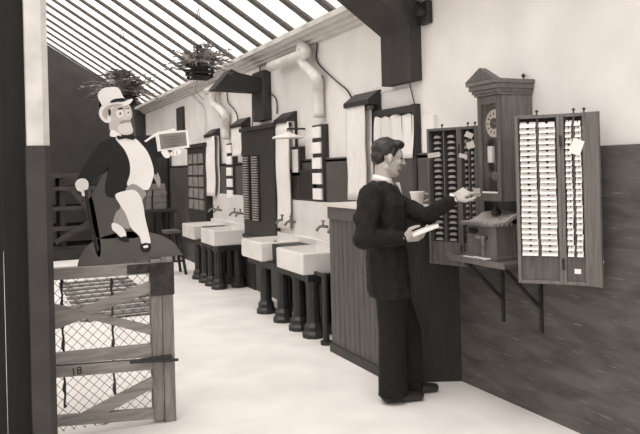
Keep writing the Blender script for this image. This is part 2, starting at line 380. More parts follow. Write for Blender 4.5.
# ------------------------------------------------------------------ wash basins
def basin_group(yn, ya_n, ya_f, yf, feet, where, g):
    # trough of two basins: near basin yn..yn2, far basin ya_n..yf
    for (y0, y1, lab) in ((yn, ya_f, 'nearer'), (ya_n, yf, 'farther')):
        t = thing('wash_basin', (2.62, (y0 + y1) / 2, .56), 'white fireclay wash basin, %s of the two %s' % (lab, where), 'wash basin', 'wash basins along the wall')
        bpy.context.view_layer.update()
        bm = B(); box(bm, (2.38, y0, .565), (2.80, y1, .755), .018)
        top = max((f for f in bm.faces), key=lambda f: f.calc_center_median().z)
        r = bmesh.ops.inset_individual(bm, faces=[top], thickness=.03)
        bmesh.ops.translate(bm, verts=top.verts, vec=(0, 0, -.12))
        obj('bowl', bm, enamel, t, False)
        bm = B(); lathe(bm, [(.028, 0), (.028, .004)], (2.6, (y0 + y1) / 2, .6345), 14); obj('drain', bm, iron, t)
    t = thing('basin_stand', (2.6, (yn + yf) / 2, 0), 'dark iron stand with fluted pillars carrying the basins ' + where, 'stand')
    bpy.context.view_layer.update()
    for y_ in feet:
        for x_ in (2.52, 2.78):
            bm = B()
            lathe(bm, [(.105, 0), (.105, .035), (.085, .06), (.085, .10), (.062, .13), (.058, .45), (.075, .49), (.085, .53), (.085, .56)], (x_, y_, 0), 10)
            obj('pillar', bm, iron, t)
    bm = B(); box(bm, (2.44, yn + .03, .50), (2.80, yf - .03, .56)); box(bm, (2.50, ya_f + .01, .5), (2.80, ya_n - .01, .74)); obj('shelf', bm, iron, t)
    bm = B(); box(bm, (2.865, yn - .1, 0), (XD, yf, .56)); obj('shade_panel', bm, oak_dark, t)  # dark sheet added to stand in for the shadow beneath the basins
    t = thing('splashback', (XD, (yn + yf) / 2, .76), 'white back slab and ledge above the basins ' + where, 'splashback')
    bpy.context.view_layer.update()
    bm = B(); box(bm, (2.80, yn - .1, .72), (XD, yf, .80), .008); obj('ledge', bm, enamel, t)
    bm = B(); box(bm, (2.84, yn - .25, .80), (XD, yf, 1.16), .006); obj('slab', bm, enamel, t)
    for y0, y1 in ((yn, ya_f), (ya_n, yf)):
        for k in (.3, .7):
            y_ = y0 + (y1 - y0) * k
            bm = B(); tube(bm, smooth_path([(2.85, y_, .93), (2.76, y_, .94), (2.72, y_, .90)], 4), .014, 8); tube(bm, [(2.79, y_, .94), (2.79, y_, .99)], .010, 6); tube(bm, [(2.79, y_ - .035, .99), (2.79, y_ + .035, .99)], .008, 6)
            obj('tap', bm, bronze, t, True)
basin_group(5.55, 6.60, 6.18, 7.22, (5.66, 5.98, 6.38, 6.86), 'next to the counter', 'a')
basin_group(8.28, 9.25, 8.87, 9.86, (8.55, 8.85, 9.15, 9.5), 'at the far end of the floor', 'b')
bm = B(); tube(bm, [(2.5, 5.36, 0), (2.5, 5.36, .6)], .028, 10); lathe(bm, [(.05, 0), (.05, .03)], (2.5, 5.36, 0), 12); tube(bm, [(2.5, 5.36, .58), (2.5, 5.55, .58)], .018)
tag(obj('waste_pipe', bm, iron), 'dark upright waste pipe between counter and nearest basin', 'pipe')

# dark mirror panel and narrow racks over the basins
a = on(294, 176, 0, XD); b = on(320, 204, 0, XD)
bm = B(); box(bm, (XD - .03, b.y, 1.17), (XD + .001, a.y, 1.46), .004)
o = obj('wall_panel', bm, glassy); tag(o, 'dark glossy panel on the wall above the nearer basins', 'panel')
bm = B(); box(bm, (XD - .035, b.y - .02, 1.45), (XD, a.y + .02, 1.475)); obj('top_strip', bm, oak_dark, o)
def pocket_rack(u0, u1, vt, vb, n, label):
    y0 = on(u1, vt, 0, XD - .05).y; y1 = on(u0, vt, 0, XD - .05).y; zt = on(u1, vt, 0, XD - .05).z; zb = on(u1, vb, 0, XD - .05).z
    t = thing('letter_rack', (XD, (y0 + y1) / 2, zb), label, 'rack', 'narrow letter racks')
    bpy.context.view_layer.update()
    bm = B(); box(bm, (XD - .03, y0, zb), (XW, y1, zt), .003); obj('backboard', bm, oak_dark, t)
    h = (zt - zb) / n
    for i in range(n):
        z = zb + i * h
        bm = B(); box(bm, (XD - .05, y0 + .02, z + h * .14), (XD - .03, y1 - .02, z + h * .86), .003); obj('white_pocket', bm, card_m, t)
pocket_rack(310, 320, 124, 202, 5, 'narrow upright rack of white pockets under the nearer rain pipe')
pocket_rack(225, 231, 143, 200, 5, 'narrow upright rack of white pockets under the farther rain pipe')
# framed notice left of it
a = on(297, 143, 0, XW); b = on(306, 176, 0, XW)
t = thing('framed_notice', (XW, a.y, 1.4), 'narrow dark framed white notice above the nearer basins', 'notice')
bpy.context.view_layer.update()
bm = B(); box(bm, (XD - .03, b.y, b.z), (XW, a.y, 1.72), .004); obj('frame', bm, oak_dark, t)
bm = B(); box(bm, (XD - .036, b.y + .03, b.z + .04), (XD - .029, a.y - .03, 1.69)); obj('sheet', bm, paper_m, t)
# flat lamp shade arm
a = on(287, 131, 0, XW - .1); bb = on(306, 129, 0, XW - .1)
bm = B(); lathe(bm, [(.16, 0), (.15, .02), (.05, .05), (.03, .07)], (XW - .2, (a.y + bb.y) / 2, 1.80), 18); o = obj('wall_lamp', bm, enamel, None, True)
tag(o, 'flat white enamel lamp shade on the wall above the framed notice', 'lamp')
bm = B(); tube(bm, [(XW - .2, (a.y + bb.y) / 2, 1.86), (XW - .2, (a.y + bb.y) / 2, 1.9), (XW, (a.y + bb.y) / 2, 1.9)], .01, 6); obj('arm', bm, iron, o)

# ------------------------------------------------------------------ far narrow card rack (dark, two columns)
y0 = on(273, 130, 0, XD - .1).y; y1 = on(242, 135, 0, XD - .1).y
t = thing('card_rack', (XD - .05, (y0 + y1) / 2, .72), 'tall dark card rack with two slotted columns on the wall between the basins', 'card rack')
bpy.context.view_layer.update()
XR = XD - .10
bm = B(); box(bm, (XR, y0, .70), (XD, y1, 1.95), .006); box(bm, (XR - .03, y0 - .04, 1.95), (XW, y1 + .04, 2.0), .006); box(bm, (XR - .03, y0 - .03, .66), (XD, y1 + .03, .70), .006); obj('case', bm, oak_dark, t)
for c in range(2):
    ca = y0 + .46 + c * .33; cb = ca + .25
    bm = B(); box(bm, (XR - .012, ca, .88), (XR, cb, 1.66)); obj('slot_column', bm, black_slot, t)
    bm = B()
    for r in range(26):
        z = .89 + r * .0295; box(bm, (XR - .03, ca + .04, z), (XR - .011, cb - .04, z + .014))
    obj('card_edges', bm, mat('card_edge_grey', .42, .3), t)
# farthest pale card cabinet
y0 = on(204.5, 150, 0, XD - .1).y; y1 = on(187, 150, 0, XD - .1).y
t = thing('card_cabinet', (XD - .05, (y0 + y1) / 2, .7), 'dark cabinet with a grid of pale cards beside the farthest basin', 'cabinet')
bpy.context.view_layer.update()
bm = B(); box(bm, (XR, y0, .70), (XD, y1, 1.84), .006); box(bm, (XR - .03, y0 - .04, 1.84), (XD, y1 + .04, 1.9), .006); obj('case', bm, oak_dark, t)
for c in range(3):
    for r in range(5):
        h = (y1 - y0 - .12) / 3; ya = y0 + .08 + c * h; z = .9 + r * .175
        bm = B(); box(bm, (XR - .015, ya, z), (XR, ya + h - .07, z + .145), .003); obj('pale_card', bm, mat('faded_card', .26, .16), t)

# ------------------------------------------------------------------ TIME CARD RACKS
def leaf(parent, p_far, p_near, z0, z1, depth, name, facing):
    """one leaf: from p_far to p_near (x,y); returns local frame: x along, y out, z up"""
    a = Vector((p_far[0], p_far[1], z0)); b = Vector((p_near[0], p_near[1], z0)); d = b - a; L = d.length
    out = Vector((d.y, -d.x, 0)).normalized()
    if out.dot(CAM - a) < 0: out = -out
    m = frame(a, d, ZZ); # x along, y up, z = x cross y
    if Vector(m.col[2][:3]).dot(out) < 0: zs = -1
    else: zs = 1
    H = z1 - z0
    def bx(bmx, x0, x1, h0, h1, o0, o1, bev=0):
        q = bmesh.new(); bmesh.ops.create_cube(q, size=1)
        for v in q.verts: v.co = Vector(((x0 + x1) / 2 + v.co.x * (x1 - x0), (h0 + h1) / 2 + v.co.y * (h1 - h0), zs * ((o0 + o1) / 2 + v.co.z * (o1 - o0))))
        if bev: bmesh.ops.bevel(q, geom=q.edges[:], offset=bev, segments=1, affect='EDGES')
        merge(bmx, q, m)
    return L, H, bx, out, m, zs
def rack(label, pts, z0, z1, full, rows, group, cols_label):
    c = Vector((pts[1][0], pts[1][1], z0))
    t = thing('time_card_rack', c, label, 'time card rack')
    bpy.context.view_layer.update()
    D = .05
    for li in range(2):
        L, H, bx, out, m, zs = leaf(t, pts[li], pts[li + 1], z0, z1, D, '', '')
        rim = .018
        bm = B(); bx(bm, 0, L, 0, H, -D, -D + .012); obj('backboard', bm, oak_dark if not full else oak, t)
        bm = B()
        bx(bm, 0, rim, 0, H, -D, .0, .002); bx(bm, L - rim, L, 0, H, -D, .0, .002)
        bx(bm, rim, L - rim, H - rim, H, -D, 0, .002); bx(bm, rim, L - rim, 0, rim, -D, 0, .002)
        obj('leaf_frame', bm, oak_light if full else oak, t)
        bm = B(); bx(bm, rim, L - rim, rim, .15, -D + .01, -.012, .001); obj('lower_panel', bm, oak, t)
        if (li == 1) == full or (not full and li == 0):
            bm = B(); mid = L * .55; bx(bm, mid - .016, mid + .016, .06, .085, -.012, -.009); obj('number_label', bm, paper_m if full else bronze, t)
        mid = L / 2
        bm = B(); bx(bm, mid - .004, mid + .004, .15, H - rim, -D + .01, -.012); obj('divider', bm, oak, t)
        cw = (L - 2 * rim) / 2
        ph = (H - rim - .15 - .02) / rows
        for cidx in range(2):
            xa = rim + cidx * cw + .008; xb = xa + cw - .016
            bm = B(); bx(bm, xa, xb, .15, H - rim, -D + .011, -D + .016); obj('slot_column', bm, black_slot, t)
            for r in range(rows):
                h = .15 + r * ph
                if full:
                    if (li, cidx, r) in skip: continue
                    # a card, bottom tucked in behind the one below, top leaning out, with a notch
                    j = random.uniform(-.002, .002); dz = random.uniform(-.003, .003)
                    bm = B(); hh = ph * .985
                    t_ = -.001; o0 = .001; o1 = -.022
                    x0, x1 = xa + j, xb + j; xm = (x0 + x1) / 2; nw = (x1 - x0) * .11
                    prof_ = [(x0, h), (x1, h), (x1, h + hh * .85 + dz), (x1 - .002, h + hh + dz), (xm + nw, h + hh + dz), (xm + nw * .5, h + hh * .66 + dz), (xm - nw * .5, h + hh * .66 + dz), (xm - nw, h + hh + dz), (x0 + .002, h + hh + dz), (x0, h + hh * .85 + dz)]
                    P1 = []
                    for (x, hv) in prof_:
                        k = (hv - h) / hh; o = o0 + (o1 - o0) * k
                        P1.append(m @ Vector((x, hv, zs * o)))
                    prism(bm, P1, out * .0035)
                    side = ('left', 'right')[cidx]; lf = ('left', 'right')[li]
                    tag(obj('time_card', bm, card_m), 'white notched time card in the %s column of the %s leaf of the full rack' % (side, lf), 'time card', 'time cards in the full rack, %s leaf, %s column' % (lf, side))
                else:
                    bm = B(); xm = (xa + xb) / 2; w = (xb - xa) * .27
                    pts_ = []
                    for k in range(9):
                        an = math.pi * k / 8
                        pts_.append(m @ Vector((xm + w * math.cos(an), h + ph * .26 + ph * .46 * math.sin(an), zs * (-D + .016))))
                    prism(bm, pts_, out * .02)
                    obj('slot_pocket', bm, mat('pocket_metal', .36, .22, scale=40, rough=.4, spec=.6), t)
    # hinges between leaves
    for hz in (.12, .84):
        p = Vector((pts[1][0], pts[1][1], z0 + hz * (z1 - z0)))
        bm = B(); tube(bm, [p + Vector((-.004, -.006, -.03)), p + Vector((-.004, -.006, .03))], .006, 8); obj('hinge', bm, iron, t)
    # far side of right leaf runs back to the wall
    a = Vector((pts[2][0], pts[2][1], z0)); 
    bm = B(); s = Vector((pts[3][0], pts[3][1], z0)); 
    d = (s - a); n2 = Vector((d.y, -d.x, 0)).normalized() * .016
    if n2.dot(CAM - a) > 0: n2 = -n2
    prism(bm, [a, s, s + n2, a + n2], (0, 0, z1 - z0)); obj('side_panel', bm, oak_light if full else oak, t)
    # hooks on top
    for q in (.5, 1.55, 1.95):
        i = int(q); k = q - i; p = Vector(pts[i]).lerp(Vector(pts[i + 1]), k); p = Vector((p.x, p.y, z1))
        bm = B(); tube(bm, [p, p + Vector((0, 0, .018))], .004, 6); lathe(bm, [(.004, 0), (.010, .006), (.004, .014)], p + Vector((0.006, 0.006, .012)), 8); obj('hanging_ring', bm, iron, t)
    # bracket to wall
    mx = (Vector(pts[1]) + Vector(pts[2])) / 2
    bm = B(); box(bm, (pts[1][0] + .03, pts[1][1] - .03, z0 + .3), (XD, pts[1][1] - .01, z0 + .34)); box(bm, (pts[1][0] + .03, pts[1][1] - .03, z1 - .2), (XD, pts[1][1] - .01, z1 - .16)); obj('wall_bracket', bm, iron, t)
    return t
skip = set()
rack('folding rack of empty dark slots with two leaves, left of the clock', [(2.628, 3.964), (2.712, 3.722), (2.755, 3.596), (2.785, 3.57)], .835, 1.737, False, 19, None, None)
rack('open wooden rack packed with white time cards, right of the clock', [(2.541, 2.981), (2.698, 2.812), (2.772, 2.707), (2.79, 2.640)], .848, 1.749, True, 24, None, None)
# loose cards stuck out of the dark rack
for u, v, d, w, h, r, lab in ((434, 155, 4.33, .075, .03, .1, 'stray white card poking out of the leftmost column of the dark rack'), (469, 135, 4.12, .045, .032, -.4, 'topmost stray card in the narrow leaf of the dark rack'), (470.5, 145, 4.12, .045, .04, .3, 'second stray card in the narrow leaf of the dark rack'), (463, 156, 4.16, .05, .025, -.3, 'lowest stray card in the narrow leaf of the dark rack')):
    p = dep(u, v, d); bm = B()
    m = frame(p, RH * math.cos(r) + ZZ * math.sin(r), ZZ)
    box(bm, (-w / 2, -h / 2, -.002), (w / 2, h / 2, .001), 0, m)
    tag(obj('time_card', bm, mat('worn_card', .5, .4)), lab, 'time card', 'stray cards in the dark rack')
# one crooked card in the right leaf
p = dep(576.5, 147, 3.20); bm = B(); m = frame(p, RH * .95 + ZZ * -.35, ZZ); box(bm, (-.026, -.035, -.002), (.026, .035, .002), 0, m)
tag(obj('time_card', bm, card_m), 'crooked white card jutting over others high in the right leaf', 'time card')
# tag on the wall by the frame edge
p = on(598, 257, 0, XD - .004); bm = B(); m = frame((XD - .004, p.y, p.z), (0, -1, .4), ZZ); box(bm, (-.025, -.04, -.003), (.025, .04, .003), 0, m)
tag(obj('paper_tag', bm, paper_m), 'small white tag stuck on the boarding right of the full rack', 'tag')

# ------------------------------------------------------------------ CLOCK
FX = 2.672; Y0, Y1 = 3.262, 3.470
t = thing('wall_clock', (XW, (Y0 + Y1) / 2, 1.30), 'tall oak wall clock case with glazed door and pediment above the time recorder', 'clock')
bpy.context.view_layer.update()
bm = B()
box(bm, (FX + .02, Y0, 1.27), (XW, Y0 + .018, 1.90), .002)      # near side
box(bm, (FX + .02, Y1 - .018, 1.27), (XW, Y1, 1.90), .002)
box(bm, (XW - .02, Y0 + .01, 1.272), (XW - .001, Y1 - .01, 1.898)); box(bm, (FX + .022, Y0 + .01, 1.271), (XW - .002, Y1 - .01, 1.30)); box(bm, (FX + .022, Y0 + .01, 1.87), (XW - .002, Y1 - .01, 1.899))
obj('case', bm, oak_light, t)
d = B()
box(d, (FX, Y0, 1.27), (FX + .02, Y0 + .035, 1.90), .003); box(d, (FX, Y1 - .035, 1.27), (FX + .02, Y1, 1.90), .003)
box(d, (FX, Y0 + .035, 1.27), (FX + .02, Y1 - .035, 1.32), .003); box(d, (FX, Y0 + .035, 1.85), (FX + .02, Y1 - .035, 1.90), .003)
dr = obj('door', d, oak, t)
bm = B(); box(bm, (FX + .008, Y0 + .035, 1.32), (FX + .011, Y1 - .035, 1.85)); obj('glass_pane', bm, clock_glass, dr)
bm = B(); box(bm, (FX - .003, Y0 + .034, 1.318), (FX + .002, Y1 - .034, 1.328)); obj('pale_sill', bm, counter_top_m, dr)
# cornice
bm = B()
for (o, za, zb) in ((.012, 1.90, 1.915), (.022, 1.915, 1.935), (.035, 1.935, 1.965), (.048, 1.965, 1.99)):
    box(bm, (FX - o, Y0 - o * .6, za), (XW, Y1 + o, zb), .003)
obj('cornice', bm, oak_light, t)
bm = B(); ym = (Y0 + Y1) / 2
prism(bm, [(FX - .05, Y0 - .02, 1.99), (FX - .05, Y1 + .05, 1.99), (FX - .05, ym + .01, 2.065)], (.05, 0, 0)); obj('pediment', bm, oak, t)
# dial
cz = 1.735; cy = ym; R_ = .072
dm = Matrix.Rotation(-math.pi / 2, 4, 'Y')
bm = B(); lathe(bm, [(R_ + .012, 0), (R_ + .012, .006), (R_, .010), (R_, .006)], (FX + .05, cy, cz), 40, dm); dl = obj('dial', bm, mat('dial_silvered', .75, .65, scale=6, rough=.4), t)
bm = B(); lathe(bm, [(.034, 0), (.034, .002)], (FX + .040, cy, cz), 30, dm); obj('dial_centre', bm, p_black, dl)
bm = B()
for k in range(12):
    a = k * math.pi / 6; dv = Vector((0, math.sin(a), math.cos(a)))
    bar(bm, Vector((FX + .0405, cy, cz)) + dv * .048, Vector((FX + .0405, cy, cz)) + dv * .066, .007, .002, (0, dv.z, -dv.y))
obj('hour_marks', bm, p_black, dl)
for ln, a, w in ((.062, .9, .004), (.042, -1.6, .006)):
    dv = Vector((0, math.sin(a), math.cos(a))); bm = B()
    bar(bm, Vector((FX + .036, cy, cz)), Vector((FX + .036, cy, cz)) + dv * ln, w, .002, (0, dv.z, -dv.y)); obj('hand', bm, bronze, dl)
bm = B(); box(bm, (FX + .06, Y0 + .018, 1.30), (FX + .07, Y1 - .018, 1.87)); obj('interior_board', bm, mat('clock_interior', .05, .03), t)
bm = B(); box(bm, (FX + .03, cy + .01, 1.50), (FX + .05, cy + .055, 1.60), .003); obj('pale_plate', bm, paper_m, t)
bm = B(); tube(bm, [(FX + .045, cy, 1.66), (FX + .045, cy, 1.42)], .004, 6); lathe(bm, [(.03, 0), (.03, .008)], (FX + .045, cy, 1.42), 20, dm); obj('pendulum', bm, bronze, t)
bm = B(); tube(bm, [(XW - .02, Y0 + .05, 1.99), (XW - .02, Y0 + .05, 2.02)], .005); lathe(bm, [(.005, 0), (.014, .01), (.005, .024)], (XW - .02, Y0 + .05, 2.01), 10); obj('hanging_ring', bm, iron, t)

# ------------------------------------------------------------------ SHELF
SX = 2.58; SZ = .925
t = thing('bracket_shelf', (XD, 3.38, .6), 'wooden shelf on two slanting struts holding the time recorder', 'shelf')
bpy.context.view_layer.update()
bm = B(); box(bm, (SX, 3.13, SZ - .025), (XD, 3.66, SZ), .004); obj('board', bm, oak, t)
bm = B(); box(bm, (SX - .012, 3.13, SZ - .028), (SX, 3.66, SZ + .008), .003); box(bm, (SX, 3.655, SZ - .028), (XD, 3.667, SZ + .008), .003); obj('edge_lip', bm, oak_light, t)
for y_ in (3.52, 3.18):
    bm = B(); bar(bm, (SX + .03, y_, SZ - .03), (XD - .006, y_, .64), .02, .02, (0, 1, 0), .002); obj('strut', bm, iron, t)
    bm = B(); box(bm, (XD - .012, y_ - .012, .50), (XD, y_ + .012, SZ - .03)); obj('wall_plate', bm, iron, t)
# papers on the shelf
for i, (dx, dy, a) in enumerate(((.012, .0, .15), (.018, -.10, -.2))):
    bm = B(); m = Matrix.Translation((SX + .035, 3.48 + dy, SZ + .002 + .006 * i)) @ Matrix.Rotation(a, 4, 'Z'); box(bm, (-.025, -.07, 0), (.02, .07, .005), 0, m)
    tag(obj('paper_slip', bm, paper_m), ['white paper slip flat on the shelf under the recorder front, farther one', 'white paper slip flat on the shelf edge, nearer the full rack'][i], 'paper', 'paper slips on the shelf')

# ------------------------------------------------------------------ TIME RECORDER
t = thing('time_recorder', (2.75, 3.42, SZ), 'oak box time recorder with ornate curved top and crank on the shelf', 'time recorder')
bpy.context.view_layer.update()
RX0 = 2.63; RY0, RY1 = 3.27, 3.545; RT = 1.135
bm = B(); box(bm, (RX0, RY0, SZ), (XD, RY1, RT), .004); box(bm, (RX0 - .012, RY0 - .01, SZ), (XD, RY1 + .01, SZ + .022), .004)
for q in (RX0 + .13, RX0 + .20): box(bm, (q, RY0 - .006, SZ + .02), (q + .006, RY0, RT))
obj('case', bm, oak_light, t)
bm = B(); n = 14
prof = []
for i in range(n + 1):
    k = i / n; x = RX0 - .03 + k * (XD - RX0 + .03)
    z = RT + .012 + .05 * (1 / (1 + math.exp(-(k - .45) * 14)))
    prof.append((x, RY0 - .018, z))
prof2 = [(x, y, z - .022) for x, y, z in prof][::-1]
prism(bm, prof + prof2, (0, RY1 - RY0 + .036, 0)); top = obj('curved_top', bm, mat('tarnished_top', .5, .2, scale=60, rough=.35, bump=.8, spec=.6), t)
bm = B()
for i in range(14):
    y_ = RY0 - .014 + i * (RY1 - RY0 + .028) / 13
    lathe(bm, [(.004, 0), (.011, .008), (.009, .018), (.003, .022)], (RX0 - .03, y_, RT - .012), 8)
for i in range(8): lathe(bm, [(.004, 0), (.011, .008), (.009, .018), (.003, .022)], (RX0 - .02 + i * .03, RY0 - .02, RT - .012 + .04 * (i > 4)), 8)
obj('beading', bm, bronze, top)
bm = B(); box(bm, (RX0 - .012, 3.43, 1.085), (RX0, 3.52, 1.105), .003); box(bm, (RX0 - .03, 3.44, 1.075), (RX0, 3.51, 1.083), .002); obj('card_mouth', bm, iron, t)
bm = B(); tube(bm, [(RX0, 3.36, 1.055), (RX0 - .035, 3.36, 1.055)], .014, 12); tube(bm, smooth_path([(RX0 - .03, 3.36, 1.055), (RX0 - .035, 3.345, 1.02), (RX0 - .03, 3.35, .985), (RX0 - .035, 3.345, .955)], 4), .010, 8); tube(bm, [(RX0 - .03, 3.37, 1.055), (RX0 - .05, 3.41, 1.06)], .012, 8); obj('crank_handle', bm, mat('crank_metal', .16, .08, rough=.3, spec=.7), t, True)
bm = B(); lathe(bm, [(.03, 0), (.032, .02), (.02, .03), (.01, .045), (.012, .06), (.004, .066)], (2.74, 3.40, RT + .05), 14); obj('finial', bm, iron, t, True)

# ------------------------------------------------------------------ FIGURES from blobs
def sph(bm, c, r, axes=None):
    t_ = bmesh.new(); bmesh.ops.create_icosphere(t_, subdivisions=2, radius=1)
    r = (r, r, r) if isinstance(r, (int, float)) else r
    m = Matrix.Diagonal((r[0], r[1], r[2], 1))
    if axes is not None: m = axes.to_4x4() @ m
    m = Matrix.Translation(Vector(c)) @ m
    merge(bm, t_, m)
def cap(bm, p, q, r0, r1, step=.35):
    p = Vector(p); q = Vector(q); n = max(2, int((q - p).length / (max(min(r0, r1), .004) * step)) + 1)
    for i in range(n + 1):
        k = i / n; sph(bm, p.lerp(q, k), r0 + (r1 - r0) * k)
def ecap(bm, p, q, r0, r1, axes, n=14):
    p = Vector(p); q = Vector(q)
    for i in range(n + 1):
        k = i / n; sph(bm, p.lerp(q, k), [a + (b - a) * k for a, b in zip(r0, r1)], axes)
def remeshed(name, bm, m, parent, vox, sm=2):
    me = bpy.data.meshes.new('t'); bm.to_mesh(me); bm.free()
    o = bpy.data.objects.new('t', me); COL.objects.link(o)
    r = o.modifiers.new('r', 'REMESH'); r.mode = 'VOXEL'; r.voxel_size = vox
    s = o.modifiers.new('s', 'SMOOTH'); s.iterations = sm; s.factor = .5
    bpy.context.view_layer.update()
    me2 = bpy.data.meshes.new_from_object(o.evaluated_get(bpy.context.evaluated_depsgraph_get()))
    bpy.data.objects.remove(o)
    for p in me2.polygons: p.use_smooth = True
    me2.materials.clear(); me2.name = name
    return link(name, me2, m, parent)

foot = dep(400, 400, 4.45); foot.z = 0
man = thing('person', foot, 'dark haired man in long dark suit holding papers and reaching towards the clock', 'person')
bpy.context.view_layer.update()
fd = (RH * .985 + FW * .17).normalized(); ld = ZZ.cross(fd)      # forward / left of the man
AX = Matrix((fd, ld, ZZ)).transposed()
# head frame: pitched down a little
hp = math.radians(10)
hf = (fd * math.cos(hp) - ZZ * math.sin(hp)); hu = (ZZ * math.cos(hp) + fd * math.sin(hp)); HA = Matrix((hf, ld, hu)).transposed()
hc = dep(388, 157.5, 4.42)
def hp_(x, y, z): return hc + hf * x + ld * y + hu * z
def hand(bm, wrist, fwd, back, thumb_side, curls, L=.088, spread=.012, sc=1.0, thumb_curl=.4):
    """fwd along the hand, back = out of the back of the hand, thumb_side = unit towards the thumb"""
    fwd = Vector(fwd).normalized(); back = Vector(back); back = (back - fwd * back.dot(fwd)).normalized(); th = fwd.cross(back)
    if th.dot(Vector(thumb_side)) < 0: th = -th
    cap(bm, wrist, wrist + fwd * .03, .026 * sc, .027 * sc)
    for i, s in enumerate((.030, .010, -.010, -.028)):
        cap(bm, wrist + fwd * .02 + th * s * .6, wrist + fwd * L + th * s, .017 * sc, .0125 * sc)
        base = wrist + fwd * L + th * s; ln = (.040, .045, .042, .032)[i]; a = 0; p = base
        for j, kf in enumerate((1, .68, .55)):
            a += curls[i] * (1, 1.1, .8)[j]
            q = p + (fwd * math.cos(a) - back * math.sin(a) + th * s * 2 * .12) * ln * kf * sc
            cap(bm, p, q, (.0100, .0092, .0084)[j] * sc, (.0092, .0084, .0072)[j] * sc); p = q
    p = wrist + fwd * .025 + th * .022
    q = p + (fwd * .6 + th * .75 - back * .25).normalized() * .045; cap(bm, p, q, .017 * sc, .0125 * sc)
    q2 = q + (fwd * .9 + th * (.35 - thumb_curl) - back * thumb_curl).normalized() * .034; cap(bm, q, q2, .0115 * sc, .010 * sc)
    q3 = q2 + (fwd * .9 + th * (.1 - thumb_curl) - back * thumb_curl).normalized() * .026; cap(bm, q2, q3, .010 * sc, .008 * sc)

shN = dep(371, 196, 4.27); shF = dep(397, 203, 4.55)
elN = dep(364, 239, 4.20); wrN = dep(403, 238, 4.26)
elF = dep(426, 217, 4.32); wrF = dep(453, 199, 4.10)
chest = dep(386, 205, 4.42); waist = dep(386, 243, 4.43); pelv = dep(388, 270, 4.44)
knN = dep(392, 332, 4.38); knF = dep(408, 330, 4.55)
anN = dep(393, 394, 4.42); anF = dep(409, 390, 4.58)
body = B()
sph(body, hp_(-.012, 0, .035), (.093, .074, .082), HA)
sph(body, hp_(.030, 0, -.035), (.058, .056, .078), HA)
sph(body, hp_(.035, 0, .02), (.058, .062, .06), HA)
sph(body, hp_(.066, 0, -.093), (.022, .026, .018), HA); cap(body, hp_(.03, 0, -.09), hp_(.062, 0, -.095), .036, .022)
for s in (-1, 1):
    cap(body, hp_(-.01, s * .045, -.065), hp_(.05, s * .022, -.09), .022, .02)
    sph(body, hp_(-.004, s * .074, -.008), (.019, .009, .030), HA); sph(body, hp_(.062, s * .036, -.02), (.022, .022, .02), HA)
    cap(body, hp_(.084, s * .012, .024), hp_(.066, s * .045, .024), .010, .009)
    sph(body, hp_(.098, s * .011, -.024), (.011, .008, .008), HA)
cap(body, hp_(.087, 0, .012), hp_(.112, 0, -.022), .009, .0115)
sph(body, hp_(.088, 0, -.050), (.012, .024, .007), HA); sph(body, hp_(.086, 0, -.062), (.011, .020, .007), HA)
nk = dep(383, 186, 4.42)
cap(body, hp_(-.025, 0, -.05), nk, .054, .060)
ecap(body, nk, chest, (.07, .10, .06), (.095, .14, .1), AX); ecap(body, chest, pelv, (.095, .14, .1), (.09, .13, .09), AX)
cap(body, nk, shN, .05, .05); cap(body, nk, shF, .05, .05)
cap(body, shN, elN, .045, .035); cap(body, elN, wrN, .034, .025); cap(body, shF, elF, .045, .035); cap(body, elF, wrF, .034, .025)
cap(body, pelv - ld * .08, knN, .07, .05); cap(body, knN, anN, .05, .035); cap(body, pelv + ld * .08, knF, .07, .05); cap(body, knF, anF, .05, .035)
for an in (anN, anF):
    g = Vector((an.x, an.y, .03)); cap(body, an, g, .033, .03); cap(body, g, g + fd * .13, .028, .024)
# near hand: palm up-ish under the papers
fN = (RH * .95 + ZZ * .12 - FW * .15).normalized()
hand(body, wrN, fN, (FW * -.75 + ZZ * -.6), ZZ - FW * .3, (.35, .4, .45, .5), thumb_curl=.3)
fF = (RH * .85 + ZZ * .45 + FW * .1).normalized()
hand(body, wrF, fF, (-FW * .5 + ZZ * .85), (-FW * .2 - ZZ * .8 + RH * .3), (.35, .75, .9, 1.0), thumb_curl=.1)
bo = remeshed('body', body, skin_m, man, .0045, 2)
# eyes
for s in (-1, 1):
    bm = B(); sph(bm, hp_(.0735, s * .032, .006), (.013, .014, .008), HA); e = obj('eye', bm, mat('eye_dark', .05, .03, rough=.2), man, True)
hb = B()
sph(hb, hp_(-.022, 0, .048), (.097, .081, .082), HA); sph(hb, hp_(-.06, 0, .0), (.052, .068, .065), HA)
sph(hb, hp_(.045, -.01, .093), (.048, .05, .028), HA); sph(hb, hp_(.066, 0, .083), (.026, .04, .020), HA)
for s in (-1, 1): sph(hb, hp_(.01, s * .066, .035), (.022, .012, .035), HA)
remeshed('hair', hb, hair_m, man, .005, 1)
# jacket
jk = B()
ecap(jk, nk - ZZ * .005 - fd * .02, chest, (.085, .13, .05), (.125, .185, .1), AX)
ecap(jk, chest, waist, (.125, .185, .1), (.125, .170, .1), AX); ecap(jk, waist, dep(389, 292, 4.44), (.125, .170, .1), (.140, .195, .05), AX)
cap(jk, nk - fd * .02 - ZZ * .02, shN - ZZ * .01, .07, .078); cap(jk, nk - fd * .02 - ZZ * .03, shF - ZZ * .01, .06, .068)
cap(jk, shN, elN, .082, .064); cap(jk, elN, wrN - fN * .015, .064, .046)
cap(jk, shF, elF, .070, .056); cap(jk, elF, wrF - fF * .015, .055, .041)
for p_, r_ in ((shN.lerp(elN, .55) + Vector((0, 0, 0)) - fd * .03, .06), (elN - fd * .02, .055), (elN.lerp(wrN, .35) + ZZ * .02, .05)): sph(jk, p_, r_)
jm = remeshed('jacket', jk, cloth, man, .008, 3)
tex = bpy.data.textures.new('folds', 'CLOUDS'); tex.noise_scale = .07
